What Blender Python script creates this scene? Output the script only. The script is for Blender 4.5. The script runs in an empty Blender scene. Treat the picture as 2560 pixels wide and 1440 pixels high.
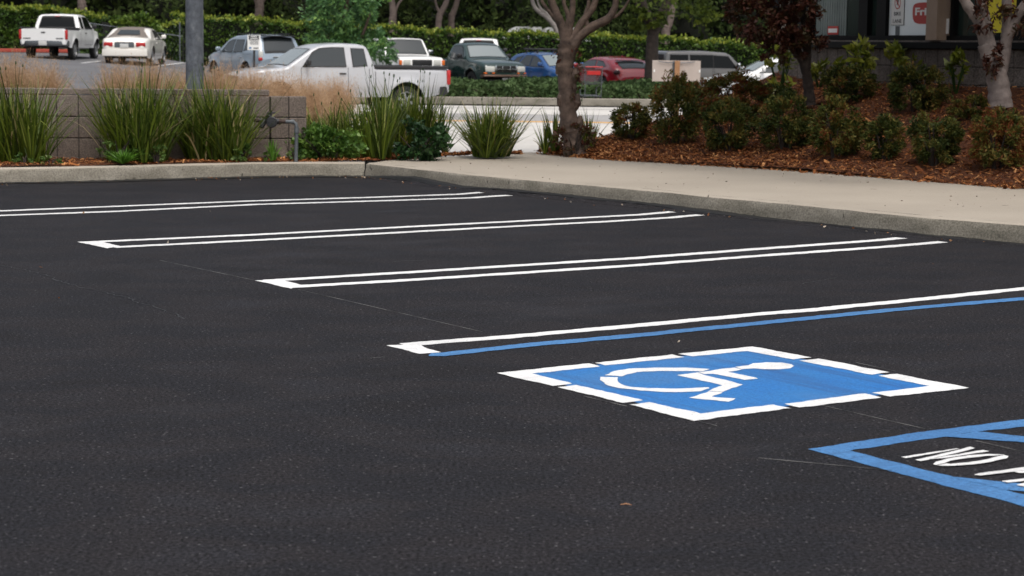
import bpy, bmesh, math, random
import numpy as np
from mathutils import Vector, Matrix
R = math.radians
C = bpy.context.scene.collection
rng = np.random.default_rng(7)
random.seed(7)

# ---------------------------------------------------------------- camera
H = 1.35                      # eye height
F = 4900.0                    # focal length in photograph pixels (2560 wide)
PITCH = math.atan((720 - 120) / F); ROLL = 0.012
fwd = Vector((0, math.cos(PITCH), -math.sin(PITCH)))
up0 = Vector((0, math.sin(PITCH), math.cos(PITCH)))
rt0 = Vector((1, 0, 0))
rt = rt0 * math.cos(ROLL) + up0 * math.sin(ROLL)
up = -rt0 * math.sin(ROLL) + up0 * math.cos(ROLL)
cam = bpy.data.cameras.new('camera'); co = bpy.data.objects.new('camera', cam); C.objects.link(co)
M = Matrix((rt, up, -fwd)).transposed().to_4x4(); M.translation = Vector((0, 0, H)); co.matrix_world = M
cam.sensor_width = 36; cam.lens = F / 2560 * 36; cam.clip_start = 0.1; cam.clip_end = 2000
cam.dof.use_dof = True; cam.dof.focus_distance = 10.5; cam.dof.aperture_fstop = 7.1
bpy.context.scene.camera = co

# ---------------------------------------------------------------- sky and sun (overcast)
W = bpy.data.worlds.new('World'); bpy.context.scene.world = W; W.use_nodes = True
nt = W.node_tree; bg = nt.nodes['Background']
sky = nt.nodes.new('ShaderNodeTexSky'); sky.sky_type = 'NISHITA'; sky.sun_disc = False
SUN_EL, SUN_AZ = R(64), R(160)
sky.sun_elevation = SUN_EL; sky.sun_rotation = SUN_AZ
sky.air_density = 1.0; sky.dust_density = 6.0; sky.ozone_density = 1.2
hs = nt.nodes.new('ShaderNodeHueSaturation'); hs.inputs['Saturation'].default_value = 0.45
nt.links.new(sky.outputs[0], hs.inputs['Color']); nt.links.new(hs.outputs[0], bg.inputs[0])
bg.inputs[1].default_value = 0.15
sun = bpy.data.lights.new('sun', 'SUN'); sun.energy = 1.0; sun.angle = R(20); sun.color = (1, .95, .88)
so = bpy.data.objects.new('sun', sun); C.objects.link(so)
sd = Vector((math.sin(SUN_AZ) * math.cos(SUN_EL), math.cos(SUN_AZ) * math.cos(SUN_EL), math.sin(SUN_EL)))
so.rotation_euler = sd.to_track_quat('Z', 'Y').to_euler(); so.location = (0, 0, 30)
vs = bpy.context.scene.view_settings
vs.view_transform = 'Standard'; vs.look = 'None'; vs.gamma = 1; vs.exposure = 0.25
bpy.context.scene.render.resolution_x = 1024; bpy.context.scene.render.resolution_y = 576

# ---------------------------------------------------------------- helpers
def at(px, py, z=0.0):
    """point of height z that the photograph shows at pixel (px, py)"""
    d = fwd * F + rt * (px - 1280) - up * (py - 720)
    t = (z - H) / d.z
    return Vector((0, 0, H)) + d * t
def atY(px, py, Y):
    d = fwd * F + rt * (px - 1280) - up * (py - 720)
    return Vector((0, 0, H)) + d * (Y / d.y)
def ss(a, b, x):
    t = min(1, max(0, (x - a) / (b - a))); return t * t * (3 - 2 * t)

def mat(name, col, rough=.6, metal=0, noise=None, bump=0, spec=.5, coat=0, scale=20):
    m = bpy.data.materials.new(name); m.use_nodes = True; n = m.node_tree; p = n.nodes['Principled BSDF']
    p.inputs['Roughness'].default_value = rough; p.inputs['Metallic'].default_value = metal
    p.inputs['Specular IOR Level'].default_value = spec; p.inputs['Coat Weight'].default_value = coat
    p.inputs['Base Color'].default_value = (*col, 1)
    if noise or bump:
        tc = n.nodes.new('ShaderNodeTexCoord'); nz = n.nodes.new('ShaderNodeTexNoise')
        nz.inputs['Scale'].default_value = scale; nz.inputs['Detail'].default_value = 6; nz.inputs['Roughness'].default_value = .65
        n.links.new(tc.outputs['Object'], nz.inputs['Vector'])
        if noise:
            r = n.nodes.new('ShaderNodeValToRGB'); r.color_ramp.elements[0].position = .3; r.color_ramp.elements[1].position = .7
            r.color_ramp.elements[0].color = (*noise, 1); r.color_ramp.elements[1].color = (*col, 1)
            n.links.new(nz.outputs[0], r.inputs[0]); n.links.new(r.outputs[0], p.inputs['Base Color'])
        if bump:
            b = n.nodes.new('ShaderNodeBump'); b.inputs['Strength'].default_value = bump; b.inputs['Distance'].default_value = .01
            n.links.new(nz.outputs[0], b.inputs['Height']); n.links.new(b.outputs[0], p.inputs['Normal'])
    return m

def leafmat(name, cols, rough=.45, trans=.25, spec=.35):
    """foliage: each leaf carries a random value v that picks its colour"""
    m = bpy.data.materials.new(name); m.use_nodes = True; n = m.node_tree; p = n.nodes['Principled BSDF']
    a = n.nodes.new('ShaderNodeAttribute'); a.attribute_name = 'v'
    r = n.nodes.new('ShaderNodeValToRGB'); cr = r.color_ramp
    while len(cr.elements) < len(cols): cr.elements.new(.5)
    for i, c in enumerate(cols):
        cr.elements[i].position = i / (len(cols) - 1); cr.elements[i].color = (*c, 1)
    n.links.new(a.outputs['Fac'], r.inputs[0]); n.links.new(r.outputs[0], p.inputs['Base Color'])
    p.inputs['Roughness'].default_value = rough; p.inputs['Specular IOR Level'].default_value = spec
    t = n.nodes.new('ShaderNodeBsdfTranslucent'); n.links.new(r.outputs[0], t.inputs[0])
    mx = n.nodes.new('ShaderNodeMixShader'); mx.inputs[0].default_value = trans
    n.links.new(p.outputs[0], mx.inputs[1]); n.links.new(t.outputs[0], mx.inputs[2])
    n.links.new(mx.outputs[0], n.nodes['Material Output'].inputs[0])
    return m

class MB:
    """collects shapes and links them as ONE mesh object"""
    def __init__(s): s.v = []; s.f = []
    def add(s, V, Fc):
        o = len(s.v); s.v += [tuple(p) for p in V]; s.f += [tuple(i + o for i in f) for f in Fc]; return s
    def box(s, c, d, M=None):
        x, y, z = d[0] / 2, d[1] / 2, d[2] / 2
        V = [Vector((i * x, j * y, k * z)) for k in (-1, 1) for j in (-1, 1) for i in (-1, 1)]
        if M is not None: V = [M @ p for p in V]
        V = [p + Vector(c) for p in V]
        return s.add(V, [(0, 2, 3, 1), (4, 5, 7, 6), (0, 1, 5, 4), (2, 6, 7, 3), (0, 4, 6, 2), (1, 3, 7, 5)])
    def rbox(s, c, d, r=.02, M=None, seg=2):
        bm = bmesh.new(); bmesh.ops.create_cube(bm, size=1)
        for v in bm.verts: v.co = Vector((v.co.x * d[0], v.co.y * d[1], v.co.z * d[2]))
        bmesh.ops.bevel(bm, geom=bm.edges[:], offset=min(r, min(d) * .48), segments=seg, affect='EDGES', profile=.5)
        bm.verts.index_update(); V = [v.co.copy() for v in bm.verts]
        if M is not None: V = [M @ p for p in V]
        s.add([p + Vector(c) for p in V], [[v.index for v in f.verts] for f in bm.faces]); bm.free(); return s
    def tube(s, pts, rad, n=10, caps=True, noise=0):
        pts = [Vector(p) for p in pts]; k = len(pts)
        rad = rad if hasattr(rad, '__len__') else [rad] * k
        V = []; u = None
        for i, p in enumerate(pts):
            t = (pts[min(i + 1, k - 1)] - pts[max(i - 1, 0)]).normalized()
            if u is None: u = t.orthogonal().normalized()
            u = (u - t * u.dot(t)).normalized(); w = t.cross(u)
            for j in range(n):
                a = 2 * math.pi * j / n; rr = rad[i] * (1 + noise * (random.random() - .5))
                V.append(p + (u * math.cos(a) + w * math.sin(a)) * rr)
        Fc = [(i * n + j, i * n + (j + 1) % n, (i + 1) * n + (j + 1) % n, (i + 1) * n + j) for i in range(k - 1) for j in range(n)]
        if caps: Fc += [tuple(range(n))[::-1], tuple((k - 1) * n + j for j in range(n))]
        return s.add(V, Fc)
    def lathe(s, prof, c, axis='y', n=28):
        """prof: (radius, along) pairs, turned about an axis through c"""
        V = []
        for r, a in prof:
            for j in range(n):
                t = 2 * math.pi * j / n; q = (r * math.cos(t), a, r * math.sin(t)) if axis == 'y' else (r * math.cos(t), r * math.sin(t), a)
                V.append(Vector(q) + Vector(c))
        k = len(prof)
        return s.add(V, [(i * n + j, (i + 1) * n + j, (i + 1) * n + (j + 1) % n, i * n + (j + 1) % n) for i in range(k - 1) for j in range(n)])
    def build(s, name, m, parent=None, smooth=False, loc=None):
        me = bpy.data.meshes.new(name); me.from_pydata(s.v, [], s.f); me.materials.append(m); me.update()
        if smooth:
            me.shade_smooth(); 
            try: me.set_sharp_from_angle(angle=R(38))
            except Exception: pass
        o = bpy.data.objects.new(name, me); C.objects.link(o)
        if parent is not None: o.parent = parent
        if loc is not None: o.location = loc
        return o

def qmesh(name, Q, m, v=None, parent=None):
    """mesh of separate quads Q (N,k,3) with a face value v"""
    N, k = Q.shape[:2]; me = bpy.data.meshes.new(name)
    me.vertices.add(N * k); me.vertices.foreach_set('co', Q.reshape(-1).astype(np.float32))
    me.loops.add(N * k); me.loops.foreach_set('vertex_index', np.arange(N * k, dtype=np.int32))
    me.polygons.add(N); me.polygons.foreach_set('loop_start', np.arange(N, dtype=np.int32) * k)
    me.polygons.foreach_set('loop_total', np.full(N, k, dtype=np.int32))
    a = me.attributes.new('v', 'FLOAT', 'FACE'); a.data.foreach_set('value', (np.full(N, .5) if v is None else v).astype(np.float32))
    me.materials.append(m); me.update(); me.validate()
    o = bpy.data.objects.new(name, me); C.objects.link(o)
    if parent is not None: o.parent = parent
    return o

def tag(o, label=None, cat=None, group=None, kind=None):
    if label: o['label'] = label
    if cat: o['category'] = cat
    if group: o['group'] = group
    if kind: o['kind'] = kind
    return o
def thing(name, loc, label, cat, group=None, rz=0):
    o = bpy.data.objects.new(name, None); C.objects.link(o); o.location = loc; o.rotation_euler = (0, 0, rz); o.empty_display_size = .2
    bpy.context.view_layer.update()
    return tag(o, label, cat, group)

def unit(a): return a / np.maximum(np.linalg.norm(a, axis=-1, keepdims=True), 1e-9)
def leaves(P, size, aspect=.45, D=None, droop=.0, jitter=.35):
    """diamond leaves at points P, roughly along directions D"""
    N = len(P); d = rng.normal(size=(N, 3)) if D is None else D + rng.normal(size=(N, 3)) * .7
    d[:, 2] -= droop; d = unit(d); s = unit(np.cross(d, rng.normal(size=(N, 3))))
    L = (size * (1 + jitter * rng.normal(size=N)).clip(.4, 1.9))[:, None]; nrm = np.cross(d, s)
    a = P - d * L * .5; b = P + s * L * aspect * .5 + nrm * L * .06; c = P + d * L * .5; e = P - s * L * aspect * .5 + nrm * L * .06
    return np.stack([a, b, c, e], 1)
def clumpy(center, rad, n, nc, spread=.22, shell=.55, flat=0):
    """n points gathered in nc clumps through an ellipsoid: uneven outline, gaps"""
    u = unit(rng.normal(size=(nc, 3))); r = shell + (1 - shell) * rng.random((nc, 1)) ** .6
    cc = u * r; cc[:, 2] = np.where(cc[:, 2] < -flat, -flat * rng.random(nc), cc[:, 2]) if flat else cc[:, 2]
    k = rng.integers(0, nc, n); q = rng.normal(size=(n, 3)); q = unit(q) * (rng.random((n, 1)) ** .5)
    sp = (spread * (.6 + .8 * rng.random(nc)))[k][:, None]
    P = (cc[k] + q * sp) * np.array(rad) + np.array(center)
    D = unit(cc[k] + q * .8); cv = rng.random(nc)[k]
    v = (.55 * cv + .45 * rng.random(n)).clip(0, 1)
    return P, D, v

def sheet(name, front, back, m, nu=40, nv=12, zf=None, dz=0, kind='structure', **kw):
    """ruled patch between two polylines, height from zf(x, y)"""
    def samp(pl, t):
        pl = [Vector((p[0], p[1], p[2] if len(p) > 2 else 0)) for p in pl]
        L = [0]
        for a, b in zip(pl, pl[1:]): L.append(L[-1] + (b - a).length)
        s = t * L[-1]
        for i in range(len(L) - 1):
            if s <= L[i + 1] + 1e-9:
                return pl[i].lerp(pl[i + 1], (s - L[i]) / max(1e-9, L[i + 1] - L[i]))
        return pl[-1]
    V = []; b = MB()
    for j in range(nv + 1):
        for i in range(nu + 1):
            p = samp(front, i / nu).lerp(samp(back, i / nu), j / nv)
            V.append((p.x, p.y, (zf(p.x, p.y) if zf else p.z) + dz))
    b.add(V, [(j * (nu + 1) + i, j * (nu + 1) + i + 1, (j + 1) * (nu + 1) + i + 1, (j + 1) * (nu + 1) + i) for j in range(nv) for i in range(nu)])
    o = b.build(name, m, smooth=True)
    return tag(o, kind=kind, **kw)

# ---------------------------------------------------------------- terrain
def lerp_tab(tab, x):
    return float(np.interp(x, [t[0] for t in tab], [t[1] for t in tab]))
RP = [(20, 0), (22.5, .13), (45, -.34), (58.6, -.34), (62, -.19), (72, -.17), (95, -.17)]
LP = [(20, 0), (22.5, .15), (30, .3), (45, .40), (75, .52), (95, .8)]
XA = [(20, -6), (30, -6.5), (48, -10.5), (75, -14.5), (95, -16)]
XB = [(20, -2.6), (30, -3.5), (48, -7.5), (75, -9.5), (95, -10)]
def T(x, y):
    r = lerp_tab(RP, y)
    if y > 62: r += ss(62, 72, y) * max(-.2, min(.12, -.026 * (x + 2)))
    w = ss(lerp_tab(XA, y), lerp_tab(XB, y), x)
    l = lerp_tab(LP, y) + ss(60, 75, y) * max(0, min(.25, -.06 * (x + 14)))
    return l * (1 - w) + r * w

# ---------------------------------------------------------------- materials
def ground_mat(name, stops, scale, fine=None, fine_scale=150, bump=.3, rough=.8, stretch=(1, 1, 1), speck=None, speck_scale=90, speck_lo=.68, spec=.35, dist=.006, scuff=None, edges=(.3, .7)):
    m = bpy.data.materials.new(name); m.use_nodes = True; n = m.node_tree; p = n.nodes['Principled BSDF']; lk = n.links.new
    tc = n.nodes.new('ShaderNodeTexCoord'); mp = n.nodes.new('ShaderNodeMapping'); mp.inputs['Scale'].default_value = stretch
    lk(tc.outputs['Object'], mp.inputs[0])
    nz = n.nodes.new('ShaderNodeTexNoise'); nz.inputs['Scale'].default_value = scale; nz.inputs['Detail'].default_value = 5; lk(mp.outputs[0], nz.inputs['Vector'])
    r = n.nodes.new('ShaderNodeValToRGB'); cr = r.color_ramp
    while len(cr.elements) < len(stops): cr.elements.new(.5)
    for i, (q, c) in enumerate(stops): cr.elements[i].position = q; cr.elements[i].color = (*c, 1)
    lk(nz.outputs[0], r.inputs[0]); out = r.outputs[0]
    f = n.nodes.new('ShaderNodeTexNoise'); f.inputs['Scale'].default_value = fine_scale; f.inputs['Detail'].default_value = 3; f.inputs['Roughness'].default_value = .7
    lk(tc.outputs['Object'], f.inputs['Vector'])
    if fine:
        mr = n.nodes.new('ShaderNodeMapRange'); mr.inputs[1].default_value = edges[0]; mr.inputs[2].default_value = edges[1]
        mr.inputs[3].default_value = fine[0]; mr.inputs[4].default_value = fine[1]; lk(f.outputs[0], mr.inputs[0])
        mx = n.nodes.new('ShaderNodeMix'); mx.data_type = 'RGBA'; mx.blend_type = 'MULTIPLY'; mx.inputs[0].default_value = 1
        lk(out, mx.inputs[6]); lk(mr.outputs[0], mx.inputs[7]); out = mx.outputs[2]
    if speck:
        g = n.nodes.new('ShaderNodeTexNoise'); g.inputs['Scale'].default_value = speck_scale; g.inputs['Detail'].default_value = 1; lk(tc.outputs['Object'], g.inputs['Vector'])
        mr = n.nodes.new('ShaderNodeMapRange'); mr.inputs[1].default_value = speck_lo; mr.inputs[2].default_value = speck_lo + .06; lk(g.outputs[0], mr.inputs[0])
        mx = n.nodes.new('ShaderNodeMix'); mx.data_type = 'RGBA'; lk(mr.outputs[0], mx.inputs[0]); lk(out, mx.inputs[6]); mx.inputs[7].default_value = (*speck, 1); out = mx.outputs[2]
    if scuff:
        col_, ang, st, sc_, lo, hi, amt = scuff
        m2 = n.nodes.new('ShaderNodeMapping'); m2.inputs['Rotation'].default_value = (0, 0, ang); lk(tc.outputs['Object'], m2.inputs[0])
        m3 = n.nodes.new('ShaderNodeMapping'); m3.inputs['Scale'].default_value = st; lk(m2.outputs[0], m3.inputs[0]); m2 = m3
        g = n.nodes.new('ShaderNodeTexNoise'); g.inputs['Scale'].default_value = sc_; g.inputs['Detail'].default_value = 6; g.inputs['Roughness'].default_value = .6; lk(m2.outputs[0], g.inputs['Vector'])
        mr = n.nodes.new('ShaderNodeMapRange'); mr.inputs[1].default_value = lo; mr.inputs[2].default_value = hi; mr.inputs[4].default_value = amt; lk(g.outputs[0], mr.inputs[0])
        mx = n.nodes.new('ShaderNodeMix'); mx.data_type = 'RGBA'; lk(mr.outputs[0], mx.inputs[0]); lk(out, mx.inputs[6]); mx.inputs[7].default_value = (*col_, 1); out = mx.outputs[2]
    lk(out, p.inputs['Base Color']); p.inputs['Roughness'].default_value = rough; p.inputs['Specular IOR Level'].default_value = spec
    b = n.nodes.new('ShaderNodeBump'); b.inputs['Strength'].default_value = bump; b.inputs['Distance'].default_value = dist
    lk(f.outputs[0], b.inputs['Height']); lk(b.outputs[0], p.inputs['Normal'])
    return m

m_asphalt = ground_mat('fresh asphalt', [(.32, (.0095, .0088, .0100)), (.44, (.0102, .0102, .0125)), (.55, (.0130, .0117, .0130)), (.7, (.0140, .0139, .0168))], 1.6, (.0, 2.6), 80, 1.0, .85, (1, 1.5, 1), (.10, .097, .102), 66, .68, .18, .0055, ((.038, .039, .045), R(-35), (.5, 2.2, 1), .8, .56, .82, .45), (.36, .66))
m_farasph = ground_mat('old asphalt', [(.3, (.10, .10, .105)), (.7, (.15, .15, .155))], .5, (.8, 1.2), 60, .3)
m_street = ground_mat('street paving', [(.3, (.30, .29, .28)), (.7, (.36, .35, .34))], .4, (.85, 1.15), 60, .2)
m_conc = ground_mat('sidewalk concrete', [(.25, (.31, .272, .222)), (.7, (.38, .335, .275))], .7, (.9, 1.08), 90, .25, .85, (1, 1, 1), (.12, .10, .08), 9, .76)
m_bright = ground_mat('pale driveway concrete', [(.25, (.50, .48, .45)), (.7, (.58, .56, .52))], .4, (.95, 1.05), 60, .1, .8)
m_kerb = ground_mat('weathered kerb concrete', [(.25, (.12, .112, .09)), (.5, (.19, .175, .145)), (.75, (.25, .23, .195))], 2.2, (.7, 1.3), 70, .5, .9, (1, 1, 2), (.06, .055, .045), 16, .66)
m_kerbface = ground_mat('kerb face', [(.25, (.155, .143, .113)), (.5, (.225, .205, .166)), (.75, (.30, .277, .23))], 3.0, (.55, 1.35), 70, .5, .92, (1, 1, 2.5), (.075, .068, .055), 14, .73)  # stains and the shade of the upright face both put into this colour
m_soil = ground_mat('mulch bed', [(.3, (.05, .016, .006)), (.7, (.13, .043, .014))], 14, (.4, 1.6), 60, 1, .9, dist=.02)
m_dirt = ground_mat('dirt', [(.3, (.05, .04, .025)), (.7, (.09, .07, .045))], 3, (.7, 1.3), 40, .5)
m_tar = mat('tar', (.008, .008, .008), .6)
m_red = mat('red kerb paint', (.35, .05, .03), .7)
m_yellow = mat('yellow kerb paint', (.65, .36, .10), .7)
def paint_mat(name, c1, c2, pit):
    return ground_mat(name, [(.3, c1), (.7, c2)], 1.1, (.80, 1.10), 60, .9, .7, (1, 1, 1), pit, 60, .71, scuff=((.46, .46, .46), R(-35), (.6, 3, 1), 2.5, .50, .74, .6))
m_white = paint_mat('white road paint', (.70, .70, .69), (.80, .80, .79), (.30, .30, .30))
m_blue = ground_mat('blue road paint', [(.3, (.052, .165, .37)), (.7, (.072, .215, .45))], 1.1, (.72, 1.2), 60, .8, .65, (1, 1, 1), (.03, .06, .12), 62, .69, scuff=((.03, .08, .17), R(-35), (.3, 5, 1), 3, .50, .70, .55))
m_bluefield = ground_mat('blue field paint', [(.35, (.055, .175, .40)), (.5, (.028, .17, .44)), (.65, (.018, .155, .46))], 1.1, (.75, 1.18), 60, .8, .55, (1, 1, 1), (.02, .06, .15), 60, .70, scuff=((.028, .09, .24), R(55), (.2, 4, 1), 3.0, .50, .70, .7))

# ---------------------------------------------------------------- ground surfaces
# one land sheet reaching the horizon (fine near, coarse far)
def grid_axis(lo, hi, a, b, st):
    g = list(np.arange(a, b + .01, st)); x = a; d = st
    while x > lo: d *= 1.5; x -= d; g.insert(0, max(x, lo))
    x = b; d = st
    while x < hi: d *= 1.5; x += d; g.append(min(x, hi))
    return g
gx = grid_axis(-700, 700, -40, 40, 1.0); gy = grid_axis(-60, 1200, 20, 110, 1.0)
land = MB(); land.add([(x, y, (T(x, min(y, 110)) if y > 20 else -.02) - .10 - (.03 if y < 24 else 0)) for y in gy for x in gx],
     [(j * len(gx) + i, j * len(gx) + i + 1, (j + 1) * len(gx) + i + 1, (j + 1) * len(gx) + i) for j in range(len(gy) - 1) for i in range(len(gx) - 1)])
tag(land.build('ground', m_dirt, smooth=True), kind='structure')

# kerb base line, as the asphalt meets it
KL = [at(x, y) for x, y in [(-420, 468), (-200, 464), (0, 460), (200, 456.5), (470, 448.5), (640, 444), (800, 442.5), (912, 443)]]
KR = [at(912, 443)] + [at(x, y, .15) for x, y in [(975, 413.5), (1035, 420), (1100, 427), (1160, 433.5), (1280, 445), (1380, 453), (1520, 465.5), (1667, 479), (1763, 489.5), (1920, 503), (2070, 517.5), (2170, 528), (2320, 542.5), (2440, 551.5), (2560, 560.5), (2900, 592), (3500, 652)]]
for p in KR: p.z = 0
kall = KL + KR
lot = sheet('parking_lot', [(-60, -40), (60, -40)], [(-60, 18.2), (-12, 18.2)] + [(p.x - .0, p.y + .06) for p in kall] + [(60, -18)], m_asphalt, 90, 40)
# the new asphalt laps up the foot of the kerb
rx = [0, 912, 975, 1035, 1100, 1160, 1280, 1505, 1763, 1920, 2240, 2560, 3500]; rh = [.004, .004, .03, .046, .03, .016, .030, .025, .022, .006, .013, .004, .004]
kx = [1280 + 4900 * p.x / p.y for p in KR]; rp = MB(); V = []; dn = []
for i, (a, b_) in enumerate(zip(KR, KR[1:])):
    k = max(2, int((b_ - a).length / .08)); dn += [(a.lerp(b_, j / k), kx[i] + (kx[i + 1] - kx[i]) * j / k) for j in range(k)]
for i, (p, xx) in enumerate(dn):
    t = (dn[min(i + 1, len(dn) - 1)][0] - dn[max(i - 1, 0)][0]).normalized(); n_ = Vector((t.y, -t.x, 0)); h_ = float(np.interp(xx, rx, rh)) * random.uniform(.8, 1.2) + .004
    V += [p - n_ * .02 + Vector((0, 0, h_)), p + n_ * .03 + Vector((0, 0, h_ * .8)), p + n_ * (.10 + 1.2 * h_) + Vector((0, 0, .0008))]
rp.add(V, [(3 * i + j, 3 * i + 3 + j, 3 * i + 4 + j, 3 * i + 1 + j) for i in range(len(dn) - 1) for j in (0, 1)])
tag(rp.build('asphalt_lap', m_asphalt, smooth=True), kind='structure')
tar = MB()
for pl in (kall,):
    dense = []
    for a, b in zip(pl, pl[1:]):
        k = max(2, int((b - a).length / .06)); dense += [a.lerp(b, i / k) for i in range(k)]
    V = []; w = .03; 
    for i, p in enumerate(dense):
        w = min(.075, max(.012, w + random.uniform(-.009, .009))); t = (dense[min(i + 1, len(dense) - 1)] - dense[max(i - 1, 0)]).normalized()
        n_ = Vector((t.y, -t.x, 0)); hh_ = float(np.interp(1280 + 4900 * p.x / p.y, rx, rh)) * 1.25; V += [p - n_ * .03 + Vector((0, 0, hh_ + .012 + random.random() * .008)), p + n_ * w * .7 + Vector((0, 0, hh_ + .004)), p + n_ * w + Vector((0, 0, .003 + hh_ * max(0, 1 - w / .12)))]
    tar.add(V, [(3 * i + j, 3 * i + 1 + j, 3 * i + 4 + j, 3 * i + 3 + j) for i in range(len(dense) - 1) for j in (0, 1)])
tag(tar.build('tar_seam', m_tar), kind='structure')

def ribbon(name, line, prof, m, mats=None, sub=.15, wob=.004, **kw):
    """profile (inward, up) pairs carried along a line; inward is to the left of travel"""
    dense = []
    for a, b in zip(line, line[1:]):
        k = max(1, int((b - a).length / sub)); dense += [a.lerp(b, i / k) for i in range(k)]
    dense.append(line[-1]); V = []
    for i, p in enumerate(dense):
        t = (dense[min(i + 1, len(dense) - 1)] - dense[max(i - 1, 0)]).normalized(); n_ = Vector((-t.y, t.x, 0))
        for k, (a, z) in enumerate(prof):
            V.append(p + n_ * (a + random.uniform(-wob, wob)) + Vector((0, 0, z + (random.uniform(-wob, wob) * .5 if z > .05 else 0))))
    k = len(prof); b = MB(); b.add(V, [(i * k + j, (i + 1) * k + j, (i + 1) * k + j + 1, i * k + j + 1) for i in range(len(dense) - 1) for j in range(k - 1)])
    o = b.build(name, m, smooth=True)
    if mats:
        for mm in mats[0]: o.data.materials.append(mm)
        for i, f in enumerate(o.data.polygons): f.material_index = mats[1][i % (k - 1)]
    return tag(o, kind='structure', **kw)
kp = [(0, -.03), (.008, .06), (.014, .118), (.022, .138), (.045, .149), (.16, .150)]
ribbon('kerb', KL, kp, m_kerb, ([m_kerbface, m_conc], [1, 1, 1, 2, 2]))
kp2 = [(0, -.03), (.008, .06), (.014, .118), (.022, .138), (.05, .149), (.10, .150)]
ribbon('kerb', KR, kp2, m_kerb, ([m_kerbface, m_conc], [1, 1, 1, 2, 2]))
# expansion cracks in the kerb
ck = MB()
for px, py, py2 in ((912, 443, 403), (1765, 531, 489.5)):
    p = at(px, py); d = Vector((-.004, -.004, 0)); q = at(px + (3 if px < 1000 else 5), py2, .15)
    pts = [p + d + Vector((0, 0, -.01)), p + d * .5 + Vector((random.uniform(-.01, .01), 0, .05)), p + Vector((.012, 0, .11)), q + Vector((.0, -.015, .0)), q + Vector((.02, .10, .003))]
    ck.tube(pts, [.003, .0045, .003, .004, .001], 5)
tag(ck.build('kerb_crack', m_tar), kind='structure')

# sidewalk: from the kerb top back to the mulch
KRin = []
for i, p in enumerate(KR):
    t = (KR[min(i + 1, len(KR) - 1)] - KR[max(i - 1, 0)]).normalized(); KRin.append(p + Vector((-t.y, t.x, 0)) * .10)
SBK = [at(x, y, .15) for x, y in [(925, 403.5), (1000, 399), (1130, 391), (1210, 386), (1290, 382), (1345, 384), (1500, 399), (1750, 413), (2000, 429), (2560, 473), (2900, 503), (3500, 560)]]
sheet('sidewalk', KRin, [p + Vector((.17, .19, 0)) for p in SBK], m_conc, 120, 8, lambda x, y: .150)

# bed heights
f0, fd = at(1500, 398, .15), None
fd = (at(2560, 472, .15) - f0); fd.z = 0; fd.normalize(); fn = Vector((-fd.y, fd.x, 0))
W0 = Vector((3.9, 25.0, 0)); we = Vector((.409, -.912, 0)).normalized(); wn = Vector((-we.y, we.x, 0)) * -1
if wn.y > 0: wn = -wn
def bedz(x, y):
    r = Vector((x, y, 0)) - Vector((f0.x, f0.y, 0)); d = r.dot(fn); s = r.dot(fd)
    dl = 4.74 - max(0, min(1, (s + .83) / 3.86)) * 1.26
    return .155 + .87 * max(0, min(1.15, d / dl)) ** 1.2 + .02 * math.sin(x * 3.1) * math.sin(y * 2.3) * ss(.6, 1.6, d)
BB = [Vector(p) for p in [(.3, 22.5, 0), (1.17, 23.3, 0), (2.3, 24.3, 0), (3.45, 26.1, 0), (3.95, 25.1, 0), (4.55, 23.8, 0), (5.6, 21.4, 0), (7.2, 17.8, 0), (9.5, 12.6, 0)]]
FB = [at(x, y, .15) for x, y in [(1345, 384), (1500, 399), (1750, 413), (2000, 429), (2560, 473), (2900, 503), (3500, 560)]]
bed = sheet('mulch_bed', FB, BB, m_soil, 90, 50, bedz, 0)
# narrow bed in front of the block wall, and on to the driveway
KLin = [p + Vector((0, .16, 0)) for p in KL]
FL = KLin + [at(x, y, .15) for x, y in [(925, 403.5), (1000, 399), (1130, 391), (1210, 386), (1300, 382)]]
BL = [Vector(p) for p in [(-10.5, 20.1, 0), (-5.3, 20.2, 0), (-2.5, 20.85, 0), (-2.0, 21.5, 0), (-1.2, 22.0, 0), (-.4, 22.4, 0), (.1, 22.3, 0)]]
def leftz(x, y): return .155 + .012 * math.sin(x * 5) * math.sin(y * 7)
sheet('mulch_bed', FL, BL, m_soil, 120, 12, leftz, 0)

# driveway, street, gutter, far kerb, far lots (each a few mm above the land)
def band(name, xs, y0, y1, m, dz, nu=30, nv=10, x2=None):
    x2 = x2 or xs
    return sheet(name, [(xs[0], y0), (xs[1], y0)], [(x2[0], y1), (x2[1], y1)], m, nu, nv, T, dz)
band('driveway', (-2.9, 30), 21.4, 45.2, m_bright, .004, 40, 30, (-6.5, 30))
band('street', (-11, 60), 45.2, 51.3, m_street, -.03, 40, 10)
band('street_gutter', (-11, 60), 51.3, 58.5, m_bright, -.024, 40, 10)
band('painted_kerb_edge', (-9, 60), 44.9, 45.6, m_yellow, .012, 60, 2)
band('gutter_line', (-9, 60), 56.0, 56.35, m_street, -.018, 40, 2)
kf = MB(); 
kf.add([(-9, 58.5, T(-9, 58.5) - .05), (60, 58.5, T(60, 58.5) - .05), (60, 58.52, T(60, 58.5) + .15), (-9, 58.52, T(-9, 58.5) + .15), (60, 61.6, -.185), (-9, 61.6, -.185)], [(0, 1, 2, 3), (3, 2, 4, 5)])
o = kf.build('far_kerb', m_kerb); o.data.materials.append(m_conc); o.data.polygons[1].material_index = 1; tag(o, kind='structure')
band('parking_lot', (-30, 60), 67.5, 84, m_farasph, .01, 60, 20)
band('parking_lot', (6.1, 60), 61.7, 67.5, m_farasph, .01, 40, 8)
band('parking_lot', (-30, -7.6), 34, 67.5, m_farasph, .01, 40, 30)
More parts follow.
